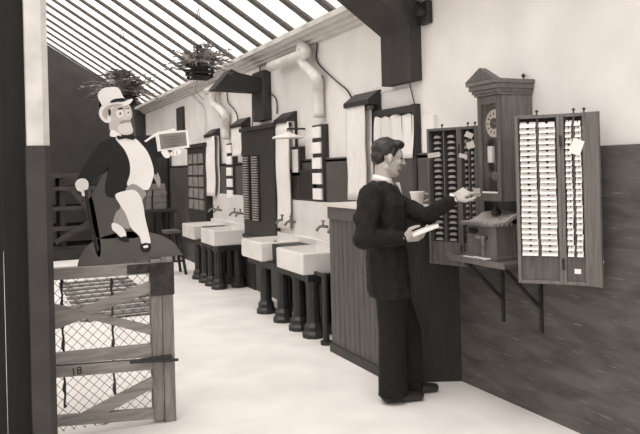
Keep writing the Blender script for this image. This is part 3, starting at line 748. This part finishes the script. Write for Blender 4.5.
dm_ = jm.modifiers.new('d', 'DISPLACE'); dm_.texture = tex; dm_.strength = .022; dm_.mid_level = .5; dm_.texture_coords = 'GLOBAL'
# collar, lapel
bm = B(); cc = hp_(-.035, 0, -.125)
for i in range(1):
    rm = HA.to_4x4() @ Matrix.Rotation(.15, 4, 'Y')
    lathe(bm, [(.058, -.02), (.066, -.022), (.064, .016), (.058, .018)], nk.lerp(cc, .62) + fd * .008, 26, rm)
obj('shirt_collar', bm, paper_m, man, True)
bm = B(); sh = []
ang = [-.9, -.6, -.3, 0, .3, .6, .9]
prism(bm, [nk + fd * .075 + ld * -.055 + ZZ * .02, nk + fd * .075 + ld * .055 + ZZ * .02, nk + fd * .125 - ZZ * .16], fd * .018); obj('shirt_front', bm, paper_m, man)
bm = B()
for s in (-1, 1):
    prism(bm, [nk - fd * .03 + ld * s * .080 + ZZ * .03, nk + fd * .07 + ld * s * .072 + ZZ * .0, nk + fd * .14 + ld * s * .01 - ZZ * .18, nk + fd * .115 + ld * s * .085 - ZZ * .10, nk + fd * .03 + ld * s * .115 - ZZ * .03], (fd * .3 + ld * s).normalized() * .010)
obj('lapels', bm, mat('lapel_cloth', .022, .015, rough=.8), man)
# trousers
tr = B()
for s, kn, an in ((-1, knN, anN), (1, knF, anF)):
    top_ = pelv + ld * s * .08 - ZZ * .02
    ecap(tr, top_, kn, (.115, .10, .08), (.088, .082, .06), AX, 18); ecap(tr, kn, an + ZZ * .0, (.088, .082, .06), (.098, .085, .03), AX, 18)
remeshed('trousers', tr, trouser_m, man, .008, 2)
for an in (anN, anF):
    sb = B(); g = Vector((an.x, an.y, .045)); cap(sb, g - fd * .035, g + fd * .06, .045, .042)
    cap(sb, g + fd * .06 - ZZ * .008, g + fd * .175 - ZZ * .014, .042, .030); 
    for v in sb.verts: v.co.z = max(v.co.z, .004)
    sh = remeshed('shoe', sb, leather, man, .007, 1)
for w_, f_ in ((wrN, fN), (wrF, fF)):
    bm = B(); tube(bm, [w_ - f_ * .02, w_ + f_ * .008], .034, 16); obj('shirt_cuff', bm, paper_m, man, True)
# papers in near hand
c = wrN + fN * .10 + ZZ * .028 - FW * .01
ph_ = math.atan2(9, 26)
m = frame(c, RH * math.cos(.34) + ZZ * math.sin(.34), FW * 1 + ZZ * .02)
bm = B(); box(bm, (-.05, -.045, -.012), (.115, .045, .004), .001, m); box(bm, (-.04, -.04, .004), (.12, .04, .007), 0, m)
tag(obj('papers', bm, paper_m), 'sheaf of white papers held in the near hand of the man', 'papers')
# card in the far hand
p = wrF + fF * .15 - ZZ * .03
m = frame(p + RH * .01, RH, ZZ); bm = B(); box(bm, (-.02, -.03, -.001), (.022, .02, .002), 0, m)
tag(obj('time_card', bm, mat('grey_card', .4, .3)), 'small grey card pinched in the raised fingers of the man', 'time card')

# ------------------------------------------------------------------ GATE (plane Y = 4.2)
GY = 4.2
def G(u, v, y=GY): return on(u, v, 1, y)
gate = thing('gate', (.6, GY, 0), 'weathered timber gate with wire mesh and cross braces, marked 18, at left', 'gate')
bpy.context.view_layer.update()
def gboard(name, pts, y0, y1, m_):
    bm = B(); P_ = [on(u, v, 1, y0) for u, v in pts]; P2 = [Vector((p.x, y0, p.z)) for p in P_]
    prism(bm, P2, (0, y1 - y0, 0))
    bmesh.ops.bevel(bm, geom=bm.edges[:], offset=.003, segments=1, affect='EDGES')
    return obj(name, bm, m_, gate)
gboard('top_rail', [(45, 269), (151, 262.5), (151, 274), (45, 281)], GY, GY + .045, gate_m)
gboard('upper_brace', [(78, 310), (151, 281), (151, 292), (92, 315)], GY + .003, GY + .035, gate_m)
gboard('lower_brace', [(45, 303), (58, 305), (86, 311), (152, 326), (152, 335.5), (86, 318), (58, 329), (45, 330)], GY + .01, GY + .045, gate_m)
gboard('middle_rail', [(45, 355), (152, 344.5), (152, 357), (45, 366)], GY, GY + .045, gate_m)
mr_ = gboard('number_board', [(45, 367.5), (168, 358), (168, 368.5), (45, 379)], GY - .002, GY + .04, gate_m)
gboard('bottom_brace', [(78, 416), (168, 369.5), (168, 381), (98, 418)], GY + .003, GY + .035, gate_m)
gboard('bottom_rail', [(45, 418), (168, 408), (168, 418), (45, 428)], GY + .0, GY + .045, gate_m)
a = G(150, 260).x; b = G(160.5, 260).x; c = G(172, 260).x
bm = B(); box(bm, (a, GY - .01, .02), (b, GY + .06, .975), .004); obj('stile', bm, gate_v, gate)
bm = B(); box(bm, (b + .002, GY - .015, .0), (c, GY + .075, .985), .005); obj('end_post', bm, gate_v, gate)
bm = B(); box(bm, (a - .004, GY - .022, .76), (c + .006, GY - .01, .955), .003)
for q in range(5): lathe(bm, [(.006, 0), (.004, .006)], (a + .02 + q * .02, GY - .022, .78 + (q % 3) * .06), 6, Matrix.Rotation(math.pi / 2, 4, 'X'))
obj('corner_plate', bm, mat('rusty_iron', .06, .025, scale=25, rough=.9, bump=.6), gate)
p0, p1 = G(127, 265), G(150, 272.5); bm = B(); box(bm, (p0.x, GY - .008, p1.z), (p1.x, GY + .0, p0.z), .002); obj('strap', bm, mat('rusty_iron', .06), gate)
p0, p1 = G(129, 361), G(177, 358.5)
bm = B(); tube(bm, [(p0.x, GY - .03, p0.z), (p1.x, GY - .03, p1.z)], .009, 8); box(bm, (G(140, 360).x, GY - .03, p0.z - .018), (G(171, 360).x, GY - .01, p0.z + .010), .002); obj('latch_bolt', bm, iron, gate)
for u in (62, 112.5):
    p0 = G(u, 279); p1 = G(u + 4, 410); bm = B()
    pts_ = [Vector((p0.x + (p1.x - p0.x) * k / 30 + .003 * math.sin(k * 1.9), GY + .05, p0.z + (p1.z - p0.z) * k / 30)) for k in range(31)]
    tube(bm, pts_, .006, 6, [.006 + .004 * (math.sin(k * 1.3) > .4) for k in range(31)]); obj('iron_rod', bm, iron, gate)
# wire mesh
bm = B(); xa, xb, za, zb = .2, a + .01, .03, .93; s = .058
def clip(p, d):
    ts = []
    t0, t1 = -9, 9
    for i, lo, hi in ((0, xa, xb), (2, za, zb)):
        if abs(d[i]) < 1e-9: continue
        u0 = (lo - p[i]) / d[i]; u1 = (hi - p[i]) / d[i]
        t0 = max(t0, min(u0, u1)); t1 = min(t1, max(u0, u1))
    return (p + d * t0, p + d * t1) if t1 > t0 + .01 else None
for sg in (-1, 1):
    dv = Vector((1, 0, sg * 1.0)).normalized()
    for k in range(-30, 40):
        c_ = clip(Vector((xa + k * s, GY + .055 + .003 * sg, .5)), dv)
        if c_: tube(bm, c_, .0018, 4)
obj('wire_mesh', bm, iron, gate)
q = on(76.5, 371.5, 1, GY - .003)
text('number', '18', .062, p_black, frame((q.x, GY - .003, q.z), (1, 0, .09), (0, 0, 1)), mr_)

# ------------------------------------------------------------------ post and added dark partition
t = thing('square_post', (.19, 3.75, 0), 'square post, whitewashed above and dark painted below, at the left edge', 'post')
bpy.context.view_layer.update()
x0, x1 = .135, .25; zb = 1.64
bm = B(); prism(bm, [(x0, 3.70, 0), (x1 - .03, 3.70, 0), (x1, 3.73, 0), (x1, 3.84, 0), (x0, 3.84, 0)], (0, 0, zb)); obj('lower_shaft', bm, post_d, t)
bm = B(); prism(bm, [(x0 + .006, 3.706, zb), (x1 - .034, 3.706, zb), (x1 - .004, 3.736, zb), (x1 - .004, 3.834, zb), (x0 + .006, 3.834, zb)], (0, 0, 2.75)); obj('upper_shaft', bm, post_w, t)
bm = B()
for i in range(9):
    xx = -1.19 + i * .152; box(bm, (xx, 3.845, 0), (xx + .150, 3.875, 3.6), .001)
struct('added_partition', bm, mat('added_partition_boards', .016, .01, kind='wood', scale=8, stretch=(4, 4, .4)))  # invented partition, added to darken the left edge and block the bright background
bpy.data.objects['added_partition'].name = 'wall_added_left'

# ------------------------------------------------------------------ STANDEE (flat painted board standing on the gate)
SY = GY + .012
st = thing('cutout_sign', (.7, SY, .97), 'flat painted cut-out of a stout top-hatted gentleman standing on the gate', 'cut-out sign')
bpy.context.view_layer.update()
def cr(pts, k=4):
    """closed smooth outline in 2D"""
    n = len(pts); out = []
    for i in range(n):
        p0, p1, p2, p3 = pts[(i - 1) % n], pts[i], pts[(i + 1) % n], pts[(i + 2) % n]
        for j in range(k):
            t_ = j / k
            out.append(tuple(.5 * ((2 * p1[c]) + (p2[c] - p0[c]) * t_ + (2 * p0[c] - 5 * p1[c] + 4 * p2[c] - p3[c]) * t_ ** 2 + (3 * p1[c] - p0[c] - 3 * p2[c] + p3[c]) * t_ ** 3) for c in (0, 1)))
    return out
def cut(name, pts, layer, m_, parent=None, smooth=True, base=False):
    th = .012 if base else .0015
    y0 = SY - (0 if base else .0015 * layer)
    q = cr(pts) if smooth else pts
    P_ = [on(u, v, 1, SY) for u, v in q]; P_ = [Vector((p.x, y0 - (0 if base else 0), p.z)) for p in P_]
    bm = B(); prism(bm, P_, (0, th, 0))
    return obj(name, bm, m_, parent or st)
# base board (grey), runs behind legs and between arm and coat
cut('mound', [(78, 267), (80, 258), (88, 246), (100, 238), (120, 232.5), (140, 231.5), (160, 235), (174, 243), (181, 253), (181.5, 255), (150, 258), (115, 262.5), (85, 268)], 0, p_mound, base=True)
cut('board', [(86, 205), (95, 190), (108, 168), (120, 170), (150, 180), (147, 195), (146, 206), (143, 215), (140, 236), (118, 238), (98, 238), (90, 226), (87, 215)], 0, p_grey, base=True)
coat = cut('coat', [(110, 138), (116, 134), (124, 134), (131, 138), (138, 136), (146, 139), (152, 146), (156, 158), (158, 168), (156, 175), (150, 172), (130, 185), (128, 193), (121, 197), (113, 198), (106, 195), (105, 186), (108, 170), (107, 164), (98, 173), (91, 183), (86, 188), (77, 184), (79, 175), (85, 164), (92, 153), (100, 143)], 2, p_black)
cut('coat_back', [(112, 145), (120, 140), (140, 142), (150, 150), (154, 165), (145, 185), (128, 188), (110, 190), (108, 165)], 0, p_black, base=True)
cut('far_sleeve', [(133, 139), (142, 135), (150, 138), (158, 140), (160, 150), (154, 156), (148, 152), (140, 146)], 1, p_black)
cut('coat_tail', [(154, 166), (160, 178), (160, 186), (158, 187), (155, 180), (150, 172)], 1, p_mid)
cut('waistcoat', [(115.5, 138.5), (124, 138), (134, 138), (142, 145), (148, 153), (152.5, 165), (153.5, 174), (151, 184), (147, 190), (135, 188), (127, 185), (129.8, 174), (129.4, 162), (124.2, 149.5)], 3, p_white)
cut('waistcoat_hem', [(126, 188), (132, 184), (138, 186), (146, 193), (143, 199), (140, 203), (134, 195), (127, 192)], 4, p_mid)
cut('front_leg', [(115, 195), (124, 191), (134, 190), (140, 196), (143, 205), (145, 218), (149, 235), (150, 243), (142, 244), (139, 236), (131, 228), (126, 215), (120, 205)], 5, p_white)
cut('rear_leg', [(119, 200), (124, 208), (127, 217), (131, 225), (128, 229), (122, 227), (117, 225), (113, 222), (116, 212), (120, 208)], 4, p_mid)
cut('spat', [(112, 223), (118, 224), (124, 229), (126, 236), (122, 238), (116, 233), (112, 229)], 5, p_white)
cut('shoe', [(117, 235), (121, 237), (125, 236), (129, 240), (127, 242), (121, 241), (117, 238)], 6, p_black)
cut('shoe', [(140, 246), (144, 243), (150, 244), (150, 250), (147, 252), (142, 251)], 6, p_black)
cut('shoe_shine', [(143, 246), (147, 245), (148, 247), (144, 248)], 7, p_white)
# head
cut('neck_board', [(98, 112), (102, 98), (128, 104), (134, 120), (134, 140), (114, 140), (110, 126), (108, 118)], 0, p_grey, base=True)
cut('face', [(109, 112), (112, 107), (119, 104.5), (128, 104.5), (131, 109), (132, 116), (130, 121), (132, 127), (133, 130.5), (131, 134.5), (124, 135), (117, 134), (110, 131), (109, 121)], 3, p_face)
cut('beard', [(118, 127), (124, 121.5), (130, 122), (132, 127), (132.8, 130.5), (130.5, 134), (124, 134.6), (119, 131.5)], 4, mat('beard_paint', .74, .66, scale=14))
cut('moustache', [(119, 122.5), (124, 120), (129, 120), (131, 122), (125, 122.8), (121, 124)], 5, p_mid)
cut('sideburn', [(107.8, 110.5), (109.8, 109.5), (110.5, 114), (109, 116)], 9, p_black)
cut('ear', [(106.8, 118), (109.5, 116.5), (110.8, 120), (109, 123)], 9, p_white)
cut('eyebrow', [(117.5, 108.8), (121.5, 107.6), (123, 108.6), (119, 110)], 5, p_black)
cut('eyebrow', [(125.6, 108.2), (128.8, 107.6), (129.4, 108.8), (126.2, 109.6)], 5, p_mid)
def ring(name, c, r0, r1, layer, m_):
    cut(name, [(c[0] + r0 * math.cos(k * math.pi / 5), c[1] + r1 * math.sin(k * math.pi / 5)) for k in range(10)], layer, m_)
ring('spectacle_lens', (119.6, 113.8), 3.6, 4.0, 5, p_white); ring('eye', (119.8, 113.8), 1.9, 2.1, 6, p_face); ring('pupil', (120.4, 113.6), .8, .9, 7, p_black)
ring('spectacle_lens', (127.4, 112.8), 2.4, 3.4, 5, p_white); ring('eye', (127.7, 112.8), 1.3, 1.9, 6, p_face); ring('pupil', (128.1, 112.6), .6, .8, 7, p_black)
cut('nose', [(123.4, 112), (125, 112), (127.5, 117), (126.5, 120), (123.6, 120), (122.4, 117.5)], 6, mat('nose_paint', .66, .6))
cut('collar', [(110, 132), (112, 129.8), (118, 133), (121, 136.5), (114, 137), (110, 136)], 6, p_white)
cut('bow_tie', [(117, 135.5), (124, 137), (131, 134), (134.5, 137), (133, 140), (125, 138.6), (118, 139.6)], 7, p_black)
cut('hat_brim', [(99.2, 110), (102, 105.5), (108, 102.5), (115, 102.2), (122.4, 102), (128, 100), (132, 98.8), (132, 101), (128.5, 104.5), (122, 106), (114, 107), (110, 110.5), (109, 116), (109, 122), (106, 122.8), (101.7, 120), (99, 115)], 6, p_white)
cut('brim_underside', [(103, 117), (102.5, 111), (106.5, 106.8), (113, 104.6), (121, 104.2), (121, 105.6), (113, 106.8), (109.6, 110), (108, 115), (107.8, 120)], 7, mat('brim_shadow_paint', .5, .42))
cut('hat_crown', [(97.5, 96.5), (98.5, 92.5), (103, 88.6), (110, 87.2), (116.9, 87.6), (120, 91), (122, 95.5), (124.2, 100), (117, 101.8), (110, 103.2), (103, 106), (100, 102.5)], 8, p_white)
cut('hat_band', [(109.5, 102), (113.5, 99.4), (118, 98.6), (123.2, 98.4), (125, 100.6), (118, 101.5), (112, 103)], 9, p_black)
cut('hat_board', [(98.5, 94), (104, 89), (117, 88.5), (122, 97), (131, 99.6), (128, 103), (112, 106), (108, 120), (103, 120), (100, 112)], 0, p_grey, base=True)
# hand and cane
cut('near_hand', [(75, 184), (78, 179.5), (84, 178.5), (88, 182), (88, 188), (85, 191), (85, 195.5), (82, 196), (81, 192), (77, 190)], 5, p_white)
cut('hand_board', [(77, 184), (79, 176), (88, 164), (96, 152), (112, 142), (120, 150), (108, 170), (96, 178), (86, 190), (80, 190)], 0, p_black, base=True)
cut('cane', [(84, 190), (87, 190), (93, 225), (99.5, 250), (97, 251.5), (91, 232), (86, 206)], 6, mat('cane_paint', .03, .02), smooth=False)
cut('cane_board', [(83, 190), (89, 188), (96, 215), (101, 250), (96, 252)], 0, p_grey, base=True)
# outstretched fingers + sign card
cut('sleeve_board', [(134, 142), (150, 137), (162, 142), (172, 152), (166, 155), (155, 158), (142, 152)], 0, p_black, base=True)
cut('pointing_finger', [(144, 141), (146, 139.5), (153, 134.5), (158, 132), (166, 130.5), (173, 128.5), (175, 130.5), (170, 133), (160, 134.5), (151, 138.5), (146, 142)], 9, p_white)
sgn = cut('sign_card', [(155, 133), (187, 130), (189, 147.5), (157.5, 151.5)], 0, p_white, smooth=False, base=True)
sgn.location.y -= .012
cut('sign_field', [(158.5, 134.5), (185, 132), (186.5, 145.5), (160.5, 149.5)], 9.5, p_sign, smooth=False)
for i, (a_, b_) in enumerate((((163, 137.3), (181, 135.6)), ((163, 140.3), (182.5, 138.5)), ((164, 143.4), (182, 141.6)), ((167, 146), (179, 144.9)))):
    bm = B(); n_ = 16; pp = []
    for k in range(n_ + 1):
        u = a_[0] + (b_[0] - a_[0]) * k / n_; v = a_[1] + (b_[1] - a_[1]) * k / n_ + .45 * math.sin(k * 2.3 + i)
        p = on(u, v, 1, SY - .016); pp.append(p)
    tube(bm, pp, .0016, 4); obj('faded_writing', bm, mat('faded_letter_paint', .12, .1), st)
cut('palm_fingers', [(161, 151.5), (166, 150), (169, 153), (174, 150), (180, 149.5), (180, 153.5), (175, 156), (170, 155.5), (169, 157.5), (165, 158), (161.5, 154)], 10, p_white)
for k in range(3): cut('finger_line', [(168.5 + 3.5 * k, 151), (169.2 + 3.5 * k, 151), (169.6 + 3.5 * k, 154.5), (168.9 + 3.5 * k, 154.5)], 11, p_mid, smooth=False)
bm = B(); box(bm, (.45, SY + .012, .96), (.95, SY + .03, 1.0)); bar(bm, (.62, SY + .02, .96), (.68, SY + .02, 1.8), .03, .018); obj('rear_batten', bm, gate_v, st)

# ------------------------------------------------------------------ HANGING PLANTS
def plant(u, v, d, W_, H_, seed, label, spread, nleaf, hang):
    rnd = random.Random(seed); c = dep(u, v, d)
    t = thing('hanging_plant', c, label, 'hanging plant')
    bpy.context.view_layer.update()
    bm = B(); rows = 5
    for i in range(rows):
        z = c.z + H_ * i / rows + .01; k = .8 + .2 * i / rows
        for s in (-1, 1):
            if i % 2 == 0: bar(bm, c + Vector((-W_ * k * .62, s * W_ * k * .5, z - c.z)), c + Vector((W_ * k * .62, s * W_ * k * .5, z - c.z)), .02, .02)
            else: bar(bm, c + Vector((s * W_ * k * .5, -W_ * k * .62, z - c.z)), c + Vector((s * W_ * k * .5, W_ * k * .62, z - c.z)), .02, .02)
    for q in range(-3, 4): bar(bm, c + Vector((q * W_ * .13, -W_ * .5, 0)), c + Vector((q * W_ * .13, W_ * .5, 0)), .015, .015)
    obj('slatted_basket', bm, mat('basket_wood', .035, .02, kind='wood', scale=12), t)
    bm = B(); sph(bm, c + Vector((0, 0, H_ * .7)), (W_ * .45, W_ * .45, H_ * .35)); obj('soil', bm, mat('moss', .05, .02, scale=30, bump=.5), t)
    for kind, m_ in (('foliage', leaf_m), ('pale_foliage', leaf_p)):
        bm = B()
        for i in range(nleaf if kind == 'foliage' else nleaf // 2):
            a = rnd.uniform(0, 2 * math.pi); el = rnd.uniform(.3, 1.45); L = spread * rnd.uniform(.5, 1.1)
            dv = Vector((math.cos(a) * math.cos(el), math.sin(a) * math.cos(el), math.sin(el)))
            side = dv.cross(ZZ).normalized(); w = rnd.uniform(.006, .016); p = c + Vector((rnd.uniform(-1, 1) * W_ * .3, rnd.uniform(-1, 1) * W_ * .3, H_ * .9))
            pv = None; n_ = 7
            for k in range(n_ + 1):
                s_ = k / n_; q = p + dv * L * s_ - ZZ * L * .5 * s_ * s_
                ww = w * (1 - s_ ** 2) + .001
                cur = (bm.verts.new(q - side * ww), bm.verts.new(q + side * ww))
                if pv: bm.faces.new((pv[0], pv[1], cur[1], cur[0]))
                pv = cur
                if rnd.random() < .6 and 0 < k < n_:
                    for sg in (-1, 1):
                        l2 = L * .12; e = q + side * sg * l2 + dv * l2 * .6 - ZZ * l2 * .3
                        x_ = [bm.verts.new(q + dv * .012), bm.verts.new(q - dv * .012), bm.verts.new(e)]; bm.faces.new(x_)
        o = obj(kind, bm, m_, t); o.modifiers.new('s', 'SOLIDIFY').thickness = .002
    zr = rz(c.x) + .03; bm = B()
    for sx, sy in ((-1, -1), (1, -1), (1, 1), (-1, 1)):
        tube(bm, [c + Vector((sx * W_ * .5, sy * W_ * .5, H_)), Vector((c.x, c.y, min(zr - .25, c.z + H_ + .8)))], .003, 4)
    tube(bm, [Vector((c.x, c.y, min(zr - .25, c.z + H_ + .8))), Vector((c.x, c.y, zr))], .003, 4)
    if hang: tube(bm, smooth_path([c + Vector((-.02, 0, 0)), c + Vector((-.05, 0, -.12)), c + Vector((.04, 0, -.22))], 4), .003, 4)
    obj('hanging_wires', bm, iron, t)
plant(200, 78.5, 7.2, .23, .11, 3, 'leafy plant in a slatted basket hanging right of the top-hatted figure, below the rafters', .50, 80, True)
plant(124, 106, 8.6, .28, .16, 5, 'spiky hanging plant directly behind the top hat of the cut-out figure', .60, 120, False)

# ------------------------------------------------------------------ BACKGROUND
# duckboard on floor behind gate
t = thing('duckboard', (1.15, 8.6, 0), 'grey slatted duckboard lying on the floor, seen through the mesh of the gate', 'duckboard')
bpy.context.view_layer.update()
for i in range(9):
    bm = B(); box(bm, (.72, 7.4 + i * .30, .03), (1.62, 7.52 + i * .30, .05), .003); obj('slat', bm, mat('grey_slat', .2, .12, kind='wood', scale=6), t)
for x_ in (.8, 1.5):
    bm = B(); box(bm, (x_, 7.36, 0), (x_ + .05, 9.95, .03)); obj('runner', bm, gate_m, t)
# white paper at foot of gate
p = on(98, 405, 1, 4.35); p.z = .0
bm = B(); m = Matrix.Translation((.56, 4.5, .004)) @ Matrix.Rotation(.5, 4, 'Z'); box(bm, (-.10, -.14, 0), (.10, .14, .012), .002, m); tag(obj('paper_sheet', bm, paper_m), 'white paper lying on the floor behind the bottom of the gate', 'paper')
# far timber stacks: dark framing with rails
t = thing('timber_rack', (1.3, 13.4, 0), 'dark timber rack of stacked planks against the far wall behind the figure', 'rack')
bpy.context.view_layer.update()
tim = mat('dark_timber', .045, .025, kind='wood', scale=7, stretch=(.5, 2, 2))
for x_ in (1.0, 1.85, 2.45):
    for yy in (13.0, 13.9):
        bm = B(); box(bm, (x_, yy, 0), (x_ + .09, yy + .1, 1.5), .005); obj('upright', bm, tim, t)
for z_ in (.15, .5, .85, 1.2, 1.42):
    bm = B(); box(bm, (.6, 12.97, z_), (2.7, 14.0, z_ + .07), .004); obj('shelf_board', bm, mat('plank_grey', .07, .04, kind='wood', scale=7, stretch=(.5, 2, 2)), t)
bm = B(); bar(bm, (.9, 12.95, .3), (1.9, 12.95, .85), .09, .03); bar(bm, (1.9, 12.95, .3), (1.2, 12.95, 1.2), .08, .03); obj('cross_plank', bm, mat('plank_grey', .1), t)
bm = B(); box(bm, (.5, 12.8, 0), (1.45, 12.9, .16), .005); tag(obj('timber_beam', bm, tim), 'long dark timber beam lying on the floor before the far rack', 'beam')
# work table with box stacks
t = thing('work_table', (2.3, 11.9, 0), 'dark work table at the far end, to the right of the figure', 'table')
bpy.context.view_layer.update()
bm = B(); box(bm, (1.95, 11.5, .82), (2.7, 12.3, .87), .005); obj('tabletop', bm, tim, t)
for x_ in (1.99, 2.60):
    for y_ in (11.54, 12.2):
        bm = B(); box(bm, (x_, y_, 0), (x_ + .06, y_ + .06, .82), .004); obj('leg', bm, tim, t)
k = 0
for i, (x_, n_) in enumerate(((2.22, 5), (2.46, 4))):
    for j in range(n_):
        bm = B(); z_ = .87 + j * .105; o_ = random.uniform(-.01, .01)
        box(bm, (x_ - .11 + o_, 11.7, z_), (x_ + .11 + o_, 12.0, z_ + .10), .005)
        tag(obj('card_box', bm, mat('pale_box', .26, .18, scale=9)), ['pale box in the taller left stack on the far work table', 'pale box in the shorter right stack on the far work table'][i], 'box', ['boxes in the left stack on the far table', 'boxes in the right stack on the far table'][i])
# dark doorway / cupboard beyond
bm = B(); box(bm, (2.3, 12.75, 0), (XD, 12.95, 2.15), .01); o = obj('tall_cupboard', bm, mat('cupboard_dark', .022, .014, kind='wood', scale=8, stretch=(4, 4, .4))); tag(o, 'tall dark cupboard in the far right corner behind the boxes', 'cupboard')
for x_ in (2.34, 2.60):
    bm = B(); box(bm, (x_, 12.735, .1), (x_ + .23, 12.75, 2.05), .004); dd = obj('door', bm, oak_dark, o)
    bm = B(); sph(bm, (x_ + .2, 12.72, 1.1), .018); obj('knob', bm, bronze, dd)
# stool
t = thing('trestle_stool', (2.35, 10.1, 0), 'small wooden stool with splayed legs beside the farthest basin', 'stool')
bpy.context.view_layer.update()
bm = B(); box(bm, (2.18, 9.98, .60), (2.40, 10.3, .64), .006); obj('seat', bm, oak, t)
for sx in (-1, 1):
    for sy in (-1, 1):
        bm = B(); bar(bm, (2.29 + sx * .08, 10.14 + sy * .1, .60), (2.29 + sx * .16, 10.14 + sy * .17, 0), .035, .035); obj('leg', bm, tim, t)
bm = B(); bar(bm, (2.17, 9.99, .2), (2.41, 9.99, .2), .025, .025); obj('stretcher', bm, tim, t)

# ------------------------------------------------------------------ LIGHT
w = bpy.data.worlds.new('sky'); SC.world = w; w.use_nodes = True
bg = w.node_tree.nodes['Background']; bg.inputs['Color'].default_value = (1, .975, .95, 1); bg.inputs['Strength'].default_value = 1.25
sd = bpy.data.lights.new('sun', 'SUN'); sd.energy = 2.2; sd.angle = math.radians(28); sd.color = (1, .98, .96)
so = bpy.data.objects.new('sun', sd); COL.objects.link(so); so.rotation_euler = Vector((.32, .25, -1)).to_track_quat('-Z', 'Y').to_euler()
SC.view_settings.view_transform = 'Standard'; SC.view_settings.look = 'None'; SC.view_settings.gamma = 1; SC.view_settings.use_curve_mapping = False
SC.view_settings.exposure = .62
SC.cycles.max_bounces = 8; SC.cycles.diffuse_bounces = 5; SC.cycles.transparent_max_bounces = 12
